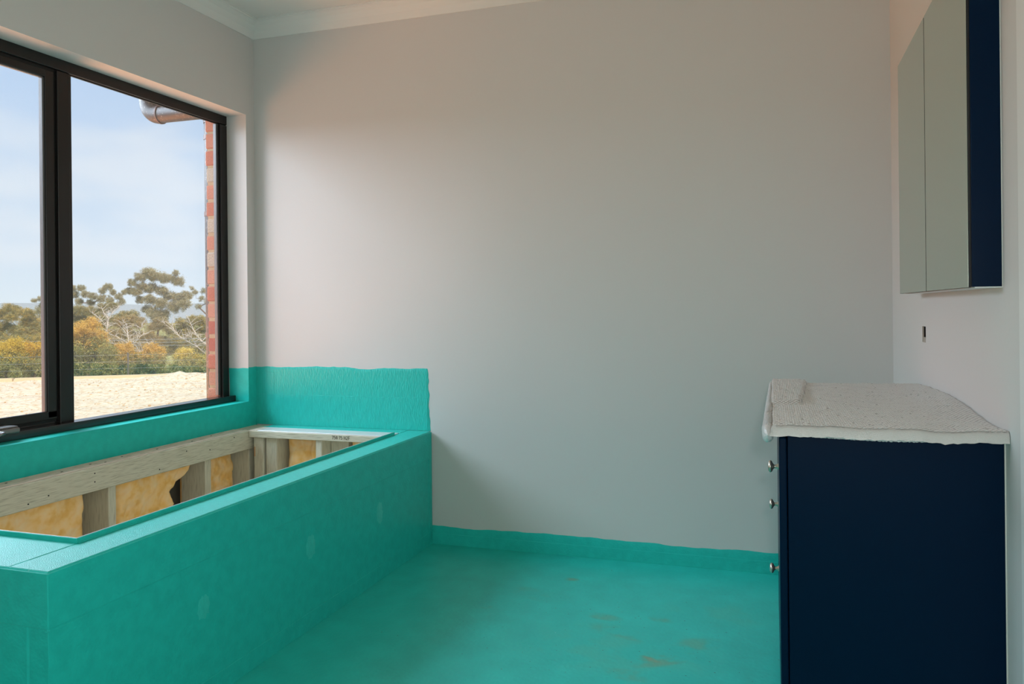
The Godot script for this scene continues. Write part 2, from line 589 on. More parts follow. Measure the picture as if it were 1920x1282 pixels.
func shell() -> void:
	# floor with its membrane
	var fl := struct("floor", bx(Vector3(XL - 0.14, -0.2, ZB - 0.12), Vector3(XR + 0.12, -0.002, ZF + 0.12)), M.board, "bathroom floor slab under its green waterproof coat", "floor")
	bump(M.floor, noise(0.10, 4, 15, FastNoiseLite.TYPE_SIMPLEX_SMOOTH, 1024), 0.05)
	obj("membrane", sheet(2, 2, func(a: float, b: float) -> Vector3: return Vector3(-1.6 + a * 2.1, 0.0004, -3.46 + b * 2.1), Vector3.UP), M.floor, fl)
	obj("membrane", bx(Vector3(XL, -0.002, -1.36), Vector3(XR, 0.0, ZF)), M.teal, fl)
	# ceiling and the roof over it
	struct("ceiling", bx(Vector3(XL - 0.2, YC, ZB - 0.12), Vector3(XR + 0.12, YC + 0.12, ZF + 0.12)), M.ceiling, "smooth off-white plasterboard ceiling of the bathroom", "ceiling")
	# far wall
	var back := struct("wall_back", bx(Vector3(XL - 0.14, -0.1, ZB - 0.12), Vector3(XR + 0.12, YC, ZB)), M.wall, "wide pale grey painted wall facing the camera", "wall")
	obj("membrane", coat(Vector3(XL, HOB, ZB), Vector3.RIGHT, Vector3.UP, Vector3.BACK, 0.972, 0.296, 0.012, 0.012, 0.0022, 160, 40, 3, -0.012), M.teal_brushed, back)
	obj("membrane", coat(Vector3(XA, 0, ZB), Vector3.RIGHT, Vector3.UP, Vector3.BACK, XR - XA, 0.088, 0.010, 0.0, 0.0018, 160, 8, 5), M.teal, back)
	obj("tape", bx(Vector3(XA, 0.0, ZB), Vector3(XR, 0.052, ZB + 0.0032), 0.0008), M.teal, back)
	obj("tape", bx(Vector3(XL, HOB, ZB), Vector3(-1.56, 0.688, ZB + 0.0032), 0.0008), M.teal_brushed, back)
	obj("tape", bx(Vector3(XL, 0.688, ZB), Vector3(-2.41, 0.80, ZB + 0.0030), 0.0008), M.teal_brushed, back)
	# window wall: lining
	var zf := ZF + 0.12
	var lining := boxes([
		[Vector3(-2.64, HEAD, ZB), Vector3(XL, YC, zf)],
		[Vector3(-2.64, 0.52, ZB), Vector3(XL, SILL, zf)],
		[Vector3(-2.64, SILL, ZB), Vector3(XL, HEAD, ZWR)],
		[Vector3(-2.64, SILL, ZWL), Vector3(XL, HEAD, zf)],
		[Vector3(-2.64, -0.1, ZE - 0.04), Vector3(XL, 0.52, zf)]])
	var left := struct("wall_left", lining, M.wall, "pale grey window wall with a deep reveal round the window", "wall")
	var e := 0.0016
	obj("dark_backing", bx(Vector3(-2.652, 0.0, ZB), Vector3(-2.641, 0.52, ZE - 0.05)), M.dark_backing, left)  # dark grey board added to darken the gaps behind the batts
	# sill wall and the sill, the jamb and the corner strip beside it
	obj("membrane", bx(Vector3(XL, 0.50, ZB), Vector3(XL + e, SILL + e, ZE - 0.05), 0.001), M.teal, left)
	obj("membrane", bx(Vector3(XF + 0.012, SILL, ZWR), Vector3(XL + e, SILL + e, ZE - 0.05), 0.001), M.teal, left)
	obj("membrane", coat(Vector3(XL, SILL, ZB), Vector3.BACK, Vector3.UP, Vector3.RIGHT, ZWR - ZB, 0.172, 0.010, 0.0, e, 12, 30, 8), M.teal, left)
	obj("membrane", coat(Vector3(XL + e, SILL, ZWR), Vector3.LEFT, Vector3.UP, Vector3.BACK, 0.116, 0.168, 0.012, 0.004, e, 24, 30, 9), M.teal, left)
	# vanity wall, with a hole cut through its plasterboard
	var zh0 := -2.800
	var zh1 := -2.738
	var yh0 := 0.992
	var yh1 := 1.042
	var right := struct("wall_right", boxes([
		[Vector3(XR, -0.1, ZB), Vector3(XR + 0.006, YC, zh0)],
		[Vector3(XR, -0.1, zh1), Vector3(XR + 0.006, YC, ZF)],
		[Vector3(XR, -0.1, zh0), Vector3(XR + 0.006, yh0, zh1)],
		[Vector3(XR, yh1, zh0), Vector3(XR + 0.006, YC, zh1)],
		[Vector3(XR + 0.045, -0.1, ZB), Vector3(XR + 0.12, YC, ZF)]]), M.wall, "pale grey side wall behind the vanity and mirror cabinet", "wall")
	obj("ragged_edge", boxes([
		[Vector3(XR + 0.002, yh0 - 0.001, zh0), Vector3(XR + 0.012, yh0 + 0.016, zh1 - 0.004)],
		[Vector3(XR + 0.0005, yh0, zh0 - 0.001), Vector3(XR + 0.006, yh1, zh0 + 0.004)]], 0.001), M.board_core, right)
	obj("cavity_shade", boxes([  # near-black plates painted for the shade inside the hole
		[Vector3(XR + 0.040, yh0 - 0.03, zh0 - 0.25), Vector3(XR + 0.044, yh1 + 0.03, zh1 + 0.02)],
		[Vector3(XR + 0.0065, yh0 - 0.03, zh0 - 0.26), Vector3(XR + 0.044, yh1 + 0.03, zh0 - 0.25)]]), M.dark, right)
	obj("membrane", bx(Vector3(XR - e, 0, ZB), Vector3(XR, 0.09, -2.86)), M.teal, right)
	struct("wall_front", bx(Vector3(XL - 0.14, -0.1, ZF), Vector3(XR + 0.12, YC, ZF + 0.12)), M.wall, "plain wall behind the camera closing the bathroom", "wall")
	# cornice: a plain cove with a small step, along each wall
	var prof := [Vector2(0, -0.077), Vector2(0.006, -0.077), Vector2(0.009, -0.070), Vector2(0.020, -0.046), Vector2(0.040, -0.024), Vector2(0.062, -0.011), Vector2(0.069, -0.009), Vector2(0.070, -0.004), Vector2(0.077, -0.003), Vector2(0.077, 0.0)]
	var runs := [["trim_1", Vector3(XL, YC, ZB), Vector3(XR, YC, ZB), Vector3.BACK, "white cove cornice along the top of the wide far wall"], ["trim_2", Vector3(XL, YC, ZB), Vector3(XL, YC, ZF), Vector3.RIGHT, "white cove cornice along the top of the window wall"], ["trim_3", Vector3(XR, YC, ZB), Vector3(XR, YC, ZF), Vector3.LEFT, "white cove cornice along the top of the vanity wall"]]
	for q in runs:
		var s := mb()
		var a: Vector3 = q[1]
		var b: Vector3 = q[2]
		var n: Vector3 = q[3]
		var dir := (b - a).normalized()
		for i in prof.size() - 1:
			var p0: Vector2 = prof[i]
			var p1: Vector2 = prof[i + 1]
			# mitred where two runs meet
			var m0a: float = p0.x if q[0] != "trim_3" else p0.x
			var m1a: float = p1.x
			var pts := [a + n * p0.x + Vector3.UP * p0.y + dir * m0a, b + n * p0.x + Vector3.UP * p0.y, b + n * p1.x + Vector3.UP * p1.y, a + n * p1.x + Vector3.UP * p1.y + dir * m1a]
			if q[0] == "trim_1":
				pts[1] -= dir * p0.x
				pts[2] -= dir * p1.x
			face(s, pts, n * 1.0 + Vector3.DOWN)
		struct(q[0], s, M.ceiling, q[4], "cornice")
	# white board edging the wall on the near side of the vanity
	struct("trim_4", bx(Vector3(XR - 0.006, 0.0, -1.735), Vector3(XR, YC - 0.077, -1.60), 0.003), M.trim_white, "narrow white upright board on the side wall at the right edge", "trim")

# ================================================================= window
func window() -> void:
	var w := Node3D.new()
	w.name = "window_1"
	add_child(w)
	tag(w, "dark bronze aluminium window over the bath with two panes", "window", "", "structure")
	var z0 := ZWR
	var z1 := ZWL
	var xb := -2.656
	obj("frame_head", boxes([[Vector3(xb, 2.058, z0), Vector3(XF, HEAD, z1)], [Vector3(xb, 2.054, z0), Vector3(XF - 0.014, 2.060, z1)]], 0.002), M.frame, w)
	obj("frame_jamb", boxes([[Vector3(xb, SILL, z0), Vector3(XF, 2.054, -3.330)], [Vector3(xb, SILL, -3.331), Vector3(XF - 0.010, 2.054, -3.321)]], 0.002), M.frame, w)
	obj("glazing_bead", bx(Vector3(-2.664, 0.69, -3.322), Vector3(XF - 0.014, 2.054, -3.312), 0.001), M.bead, w)
	obj("frame_jamb", bx(Vector3(xb, SILL, z1 - 0.058), Vector3(XF, 2.054, z1), 0.002), M.frame, w)
	# sill rail, which runs on past the jamb, and its upstand under the glass
	obj("sill_rail", boxes([[Vector3(xb, SILL + 0.002, z0 + 0.001), Vector3(-2.592, 0.684, z1)], [Vector3(xb, 0.683, -2.372), Vector3(XF - 0.016, 0.706, z1)]], 0.002), M.frame_sill, w)
	# mullion: two faces with a fine groove between
	obj("mullion", boxes([[Vector3(xb, 0.684, -2.424), Vector3(XF, 2.054, -2.372)], [Vector3(xb, 0.684, -2.440), Vector3(XF - 0.004, 2.054, -2.4255)]], 0.0015), M.frame, w)
	# opening sash on the near side
	var sash := obj("sash", boxes([
		[Vector3(xb, 0.708, -2.364), Vector3(XF - 0.008, 2.046, -2.324)],
		[Vector3(xb, 2.018, -2.325), Vector3(XF - 0.008, 2.046, -1.455)],
		[Vector3(xb, 0.702, -2.364), Vector3(XF - 0.008, 0.734, -1.455)],
		[Vector3(xb, 0.708, -1.49), Vector3(XF - 0.008, 2.046, -1.452)]], 0.002), M.frame, w)
	obj("glazing_bead", boxes([
		[Vector3(-2.664, 0.730, -2.325), Vector3(XF - 0.014, 2.020, -2.316)],
		[Vector3(-2.660, 2.013, -2.325), Vector3(XF - 0.014, 2.020, -1.49)]], 0.001), M.bead, sash)
	obj("gasket", boxes([
		[Vector3(xb, 0.70, -2.373), Vector3(XF - 0.012, 2.052, -2.363)],
		[Vector3(xb, 2.045, -2.364), Vector3(XF - 0.012, 2.055, -1.45)],
		[Vector3(xb, 0.692, -2.364), Vector3(XF - 0.012, 0.704, -1.45)]]), M.gasket, w)
	obj("pane", bx(Vector3(-2.654, 0.684, -3.325), Vector3(-2.650, 2.056, -2.436)), M.glass, w)
	obj("pane", bx(Vector3(-2.654, 0.73, -2.33), Vector3(-2.650, 2.022, -1.485)), M.glass, w)
	var winder := obj("winder", boxes([[Vector3(XF - 0.01, 0.684, -2.150), Vector3(-2.572, 0.702, -1.98)], [Vector3(XF - 0.01, 0.702, -2.146), Vector3(-2.578, 0.708, -1.98)]], 0.004), M.winder, w)
	var hs := mb()
	tube(hs, [Vector3(-2.57, 0.694, -2.06), Vector3(-2.54, 0.694, -2.06), Vector3(-2.535, 0.69, -2.03), Vector3(-2.535, 0.685, -1.97)], [0.007, 0.006, 0.005, 0.007], 10)
	obj("handle", hs, M.winder, winder)

# ================================================================= outer brick skin of the window wall
func outside_wall() -> void:
	var xo := -2.722
	var xi := -2.655
	var zr := -3.33
	var st := boxes([
		[Vector3(xo, -0.4, ZB - 6.0), Vector3(xi, 2.65, zr - 0.11)],
		[Vector3(xo, -0.4, -1.43), Vector3(xi, 2.65, 6.0)],
		[Vector3(xo, 2.10, zr - 0.12), Vector3(xi, 2.65, -1.42)],
		[Vector3(xo, -0.4, zr - 0.12), Vector3(xi, 0.60, -1.42)],
		[Vector3(xo + 0.006, 0.55, zr - 0.12), Vector3(xi, 2.12, zr - 0.004)]])
	var wl := struct("wall_outer", st, M.mortar, "orange brick outer skin seen at the far side of the window", "wall")
	# the bricks of the reveal, course by course, and the first course of the sill
	var rng := RandomNumberGenerator.new()
	rng.seed = 12
	var tone := [0, 1, 2, 1, 0, 2, 1, 4, 1, 3, 0, 3, 2, 3, 0, 1, 3, 1, 0, 2, 0]
	# course tops follow the photograph: mortar centre at 0.7300 and every 86 mm
	for k in 17:
		var y0 := 0.6475 + 0.0858 * k
		var sb := mb()
		var jut := rng.randf_range(-0.003, 0.003)
		box(sb, Vector3(xo - rng.randf_range(0.0, 0.006), y0, zr - 0.112), Vector3(xi + 0.003, y0 + 0.0755, zr + jut), 0.006)
		obj("brick", sb, M.brick[[2, 2, 1, 4, 4, 2, 1, 2, 3, 0, 3, 1, 0, 3, 1, 0, 0][k]], wl)
	for k in 8:
		obj("brick", bx(Vector3(xo - 0.02, 0.585, -3.31 + k * 0.237), Vector3(xi - 0.002, 0.651, -3.31 + k * 0.237 + 0.226), 0.006), M.brick[k % 3], wl)
	# the eaves over it
	var roof := struct("roof", boxes([[Vector3(-3.22, 2.72, ZB - 6.0), Vector3(XR + 4.0, 2.90, ZF + 5.0)]]), M.soffit, "flat roof deck and eaves over the bathroom", "roof")
	obj("soffit", bx(Vector3(-3.14, 2.42, ZB - 6.0), Vector3(xo, 2.43, ZF + 5.0)), M.soffit, roof)
	obj("fascia", bx(Vector3(-3.16, 2.40, ZB - 6.0), Vector3(-3.14, 2.72, ZF + 5.0)), M.gutter, roof)
	obj("gutter", boxes([[Vector3(-3.27, 2.55, ZB - 6.0), Vector3(-3.16, 2.555, ZF + 5.0)], [Vector3(-3.275, 2.55, ZB - 6.0), Vector3(-3.27, 2.66, ZF + 5.0)]]), M.gutter, roof)

func downpipe() -> void:
	var t := thing("downpipe", "speckled brown round downpipe bending under the eaves outside the window", "downpipe", Vector3(-2.78, -0.25, -3.4585))
	var zc := -3.4585
	var y := 2.172
	var r := 0.045
	var st := mb()
	tube(st, [Vector3(-3.196, 2.56, zc), Vector3(-3.196, y + 0.095, zc)], [r, r], 28)
	sub("pipe", st, M.pipe, t)
	var bend := func(from: Vector3, mid: Vector3, a0: float, a1: float, rr: float) -> SurfaceTool:
		var pts := []
		var rad := []
		for k in 13:
			var a: float = lerpf(a0, a1, k / 12.0)
			pts.append(mid + Vector3(cos(a), sin(a), 0) * 0.075)
			rad.append(rr)
		var b := mb()
		tube(b, pts, rad, 28)
		return b
	sub("elbow", bend.call(Vector3.ZERO, Vector3(-3.196 + 0.075, y + 0.075, zc), PI, PI * 1.5, r + 0.003), M.pipe, t)
	var sk := mb()
	tube(sk, [Vector3(-3.196, y + 0.07, zc), Vector3(-3.196, y + 0.115, zc)], [r + 0.004, r + 0.004], 28)
	sub("socket", sk, M.pipe, t)
	var ring := mb()
	tube(ring, [Vector3(-3.121, y, zc), Vector3(-3.112, y, zc)], [r + 0.0055, r + 0.0055], 28)
	sub("socket_ring", ring, M.pipe_ring, t)
	st = mb()
	tube(st, [Vector3(-3.125, y, zc), Vector3(-2.855, y, zc)], [r, r], 28)
	sub("pipe", st, M.pipe, t)
	sub("elbow", bend.call(Vector3.ZERO, Vector3(-2.855, y - 0.075, zc), PI * 0.5, 0.0, r + 0.003), M.pipe, t)
	st = mb()
	tube(st, [Vector3(-2.78, y - 0.07, zc), Vector3(-2.78, -0.22, zc)], [r, r], 28)
	sub("pipe", st, M.pipe, t)
	for yy in [2.02, 0.99, 1.62]:
		var b := mb()
		tube(b, [Vector3(-2.78, yy - 0.012, zc), Vector3(-2.78, yy + 0.012, zc)], [r + 0.003, r + 0.003], 28)
		sub("bracket", b, M.pipe_ring, t)

# ================================================================= bath hob
func bath() -> void:
	var t := thing("bath_hob", "long boxed bath surround coated in green waterproofing below the window", "bath surround", Vector3(-2.03, 0, -2.4))
	var xi := -1.662
	var zi := -1.545
	var zt := ZB + 0.004
	sub("apron", bx(Vector3(XA - 0.06, 0, zt), Vector3(XA, HOB - 0.0008, ZE), 0.004), M.teal, t)
	sub("lining", boxes([  # unseen pale panels added to bounce warmer light onto the batts
		[Vector3(XA - 0.068, 0.0, zt), Vector3(XA - 0.0605, HOB - 0.021, ZE - 0.068)],
		[Vector3(XL + 0.003, 0.0, ZE - 0.068), Vector3(XA - 0.061, HOB - 0.021, ZE - 0.0605)]]), M.bounce_panel, t)
	sub("end_panel", bx(Vector3(XL + 0.003, 0, ZE - 0.06), Vector3(XA - 0.06, HOB - 0.0008, ZE), 0.004), M.teal, t)
	sub("deck", boxes([
		[Vector3(xi, HOB - 0.02, zt), Vector3(XA - 0.0025, HOB, ZE - 0.0025)],
		[Vector3(XL + 0.003, HOB - 0.02, zi), Vector3(xi, HOB, ZE - 0.0025)],
		[Vector3(XL + 0.1, HOB - 0.004, zt), Vector3(xi, HOB + 0.0005, -3.357)]], 0.003), M.teal_deck, t)
	# reinforcing tape under the coat: a ridge a hand below the edges and up the foot
	sub("tape", boxes([
		[Vector3(XA - 0.01, 0.405, zt), Vector3(XA + 0.0018, HOB - 0.004, ZE + 0.0011)],
		[Vector3(XL + 0.003, 0.405, ZE - 0.01), Vector3(XA, HOB - 0.004, ZE + 0.0018)],
		[Vector3(XA - 0.01, 0.0, zt), Vector3(XA + 0.0013, 0.060, ZE + 0.0013)],
		[Vector3(XA - 0.01, 0.0, -3.408), Vector3(XA + 0.0016, 0.52, zt)],
		[Vector3(XA - 0.01, 0.0, ZE - 0.11), Vector3(XA + 0.0009, 0.40, ZE + 0.0009)]], 0.0008), M.teal, t)
	for q in [[0.285, -2.408, 0.042, 0.030], [0.272, -1.857, 0.034, 0.026], [0.275, -2.918, 0.045, 0.026]]:
		var yy: float = q[0]
		var zz: float = q[1]
		var hh: float = q[2]
		var ww: float = q[3]
		var ns := FastNoiseLite.new()
		ns.seed = int(zz * -100)
		ns.frequency = 1.3
		var dab := sheet(28, 6, func(a: float, b: float) -> Vector3:
			var k := 1.0 + 0.35 * ns.get_noise_2d(cos(a * TAU) * 2.0, sin(a * TAU) * 2.0)
			return Vector3(XA + 0.0012 * (1.0 - b * b * b) + 0.0001, yy + sin(a * TAU) * hh * k * b, zz + cos(a * TAU) * ww * k * b), Vector3.RIGHT)
		sub("brush_dab", dab, M.teal_dab, t)
	# upturned metal trim round the opening, coated outside, bare at its end
	sub("edge_trim", boxes([
		[Vector3(xi - 0.004, HOB - 0.01, -3.30), Vector3(xi, HOB + 0.0125, zi)],
		[Vector3(xi - 0.006, HOB + 0.0, -3.292), Vector3(xi + 0.004, HOB + 0.003, zi)]], 0.0008), M.teal, t)
	sub("edge_trim", bx(Vector3(xi - 0.0052, HOB + 0.0112, -3.296), Vector3(xi - 0.0030, HOB + 0.0135, zi), 0.0003), M.zinc, t)
	sub("edge_trim", bx(Vector3(XL + 0.06, HOB - 0.01, zi), Vector3(xi, HOB + 0.0125, zi + 0.004), 0.0008), M.teal, t)
	sub("edge_trim", bx(Vector3(XL + 0.06, HOB + 0.0112, zi - 0.0012), Vector3(xi - 0.003, HOB + 0.0135, zi + 0.001), 0.0003), M.zinc, t)

	# bare timber under it
	var fr := thing("timber_frame", "bare greenish pine studs and rails inside the bath opening", "timber framing", Vector3(-2.46, 0, -2.6))
	var rail := sub("rail", boxes([[Vector3(XL - 0.02, 0.440, ZB + 0.01), Vector3(-2.422, HOB - 0.003, -1.42)]], 0.003), M.pine_z, fr)
	obj("top_face", bx(Vector3(XL + 0.004, HOB - 0.004, -3.25), Vector3(-2.430, HOB + 0.0005, -1.46), 0.002), M.pine_top, rail)
	# nail heads
	var ns := mb()
	for q in [[0.508, -2.33], [0.476, -2.33], [0.470, -2.13], [0.458, -2.66], [0.506, -2.82], [0.486, -2.97], [0.515, -3.14], [0.459, -2.05]]:
		box(ns, Vector3(-2.4225, q[0] - 0.0022, q[1] - 0.0028), Vector3(-2.4212, q[0] + 0.0022, q[1] + 0.0028), 0.0004)
	for q in [[-2.485, -2.02], [-2.46, -2.22], [-2.474, -2.36], [-2.48, -2.52], [-2.452, -2.41], [-2.468, -1.95], [-2.47, -2.70], [-2.46, -2.9], [-2.48, -3.05]]:
		box(ns, Vector3(q[0] - 0.0025, HOB + 0.0003, q[1] - 0.004), Vector3(q[0] + 0.0025, HOB + 0.0015, q[1] + 0.004), 0.0004)
	obj("nail", ns, M.dark, rail).set_meta("kind", "stuff")
	# the far rail: metal strip on top and printed grading mark
	var rail2 := sub("rail", bx(Vector3(-2.421, 0.499, -3.355), Vector3(xi - 0.006, HOB - 0.003, -3.247), 0.002), M.pine_x, fr)
	obj("metal_strip", bx(Vector3(-2.372, HOB - 0.004, -3.352), Vector3(xi - 0.007, HOB + 0.001, -3.250), 0.001), M.zinc, rail2)
	obj("top_face", bx(Vector3(-2.420, HOB - 0.004, -3.352), Vector3(-2.374, HOB + 0.0005, -3.250), 0.001), M.pine_top, rail2)
	var tm := TextMesh.new()
	var fnt := SystemFont.new()
	fnt.font_names = PackedStringArray(["Droid Sans"])
	tm.font = fnt
	tm.text = "754 75 H2F"
	tm.font_size = 32
	tm.pixel_size = 0.0165 / 24.0
	tm.depth = 0.0006
	var mark := obj("printed_mark", tm, M.ink, rail2)
	mark.position = Vector3(-1.914, 0.5165, -3.2466)
	mark.scale = Vector3(0.86, 1, 1)
	# wall studs below the rails
	for q in [[-2.412, -2.450], [-2.960, -3.000], [-3.275, -3.315], [-1.50, -1.54]]:
		sub("stud", bx(Vector3(-2.575, 0.0, q[1]), Vector3(-2.440, 0.442, q[0]), 0.003), M.pine_y, fr)
	for q in [[-2.404, -2.349, -3.262], [-2.340, -2.277, -3.270], [-2.056, -2.022, -3.258]]:
		sub("stud", bx(Vector3(q[0], 0.0, -3.42), Vector3(q[1], 0.500, q[2]), 0.003), M.pine_y, fr)
	sub("stud", bx(Vector3(-2.02, 0.0, -3.42), Vector3(-1.925, 0.500, -3.335), 0.003), M.pine_y, fr)
	sub("stud", bx(Vector3(-1.75, 0.0, -3.42), Vector3(-1.71, 0.500, -3.26), 0.003), M.pine_y, fr)
	sub("splinter", bx(Vector3(-2.401, 0.405, -3.2625), Vector3(-2.393, 0.452, -3.2605), 0.001), M.pine_pale, fr)

# glass wool batts between the studs
func batts() -> void:
	var ns := FastNoiseLite.new()
	ns.frequency = 1.0
	ns.fractal_octaves = 4
	ns.seed = 17
	var mk := func(z0: float, z1: float, front: float, torn: bool, sd: float) -> ArrayMesh:
		return sheet(70, 44, func(a: float, b: float) -> Vector3:
			var y := b * 0.445
			var far := z1
			if torn:
				far = z1 + 0.115 * smoothstep(0.445, 0.33, y) - 0.012 * smoothstep(0.30, 0.24, y) + 0.012 * ns.get_noise_1d(y * 20.0)
			var z := lerpf(z0, far, a)
			var e: float = minf(a, 1.0 - a) * absf(z1 - z0)
			var round_ := 1.0 - pow(1.0 - clampf(e / 0.07, 0.0, 1.0), 2.5)
			var lump: float = 0.020 * ns.get_noise_3d(z * 5.0, y * 7.0, sd) + 0.008 * ns.get_noise_3d(z * 19.0, y * 19.0, sd + 5.0)
			if torn:
				var cr: float = absf(z - lerpf(-2.72, -2.84, y / 0.445) - 0.03 * ns.get_noise_1d(y * 14.0 + 3.0))
				lump -= 0.014 * exp(-cr * cr / 0.00012)
				lump += 0.018 * smoothstep(-2.76, -2.84, z)
			return Vector3(lerpf(-2.615, front + lump, round_), y, z), Vector3.RIGHT)
	var labels := ["yellow insulation batt under the window rail, nearest the camera", "yellow insulation batt with a torn curling edge, between two studs", "yellow insulation batt in the far left corner of the bath opening"]
	var spec := [[-1.56, -2.372, -2.462, false], [-2.448, -2.935, -2.468, true], [-3.000, -3.278, -2.500, false]]
	for k in 3:
		var q: Array = spec[k]
		var o := obj("insulation_batt", mk.call(q[0], q[1], q[2], q[3], k * 7.0), M.wool)
		tag(o, labels[k], "insulation", "glass wool batts in the bath frame")
	var mkx := func(x0: float, x1: float, sd: float) -> ArrayMesh:
		return sheet(50, 40, func(a: float, b: float) -> Vector3:
			var y := b * 0.502
			var x := lerpf(x0, x1, a)
			var e: float = minf(a, 1.0 - a) * absf(x1 - x0)
			var round_ := 1.0 - pow(1.0 - clampf(e / 0.05, 0.0, 1.0), 2.5)
			var cr: float = absf(x + 2.13 - 0.03 * ns.get_noise_1d(y * 11.0))
			var lump: float = 0.018 * ns.get_noise_3d(x * 6.0, y * 8.0, sd) + 0.006 * ns.get_noise_3d(x * 22.0, y * 22.0, sd) - 0.010 * exp(-cr * cr / 0.0001)
			return Vector3(x, y, lerpf(-3.42, -3.315 + lump, round_)), Vector3.BACK)
	var l2 := ["yellow insulation batt below the far rail, between pale pine studs", "yellow insulation batt below the printed rail at the far right"]
	var s2 := [[-2.278, -2.055], [-1.925, -1.75]]
	for k in 2:
		var q: Array = s2[k]
		tag(obj("insulation_batt", mkx.call(q[0], q[1], 40.0 + k * 9.0), M.wool), l2[k], "insulation", "glass wool batts in the bath frame")

# ================================================================= vanity
func knob(at_: Vector3, parent: Node3D) -> void:
	var prof := [Vector2(0.0, -0.002), Vector2(0.0075, -0.002), Vector2(0.0080, 0.0015), Vector2(0.0052, 0.004), Vector2(0.0042, 0.009), Vector2(0.0050, 0.0115), Vector2(0.0072, 0.0125), Vector2(0.0078, 0.0135), Vector2(0.0120, 0.0150), Vector2(0.0140, 0.0180), Vector2(0.0138, 0.0205), Vector2(0.0115, 0.0232), Vector2(0.0065, 0.0247), Vector2(0.0, 0.0250)]
	sub("knob", lathe(prof, at_, Vector3.LEFT, 28), M.nickel, parent)

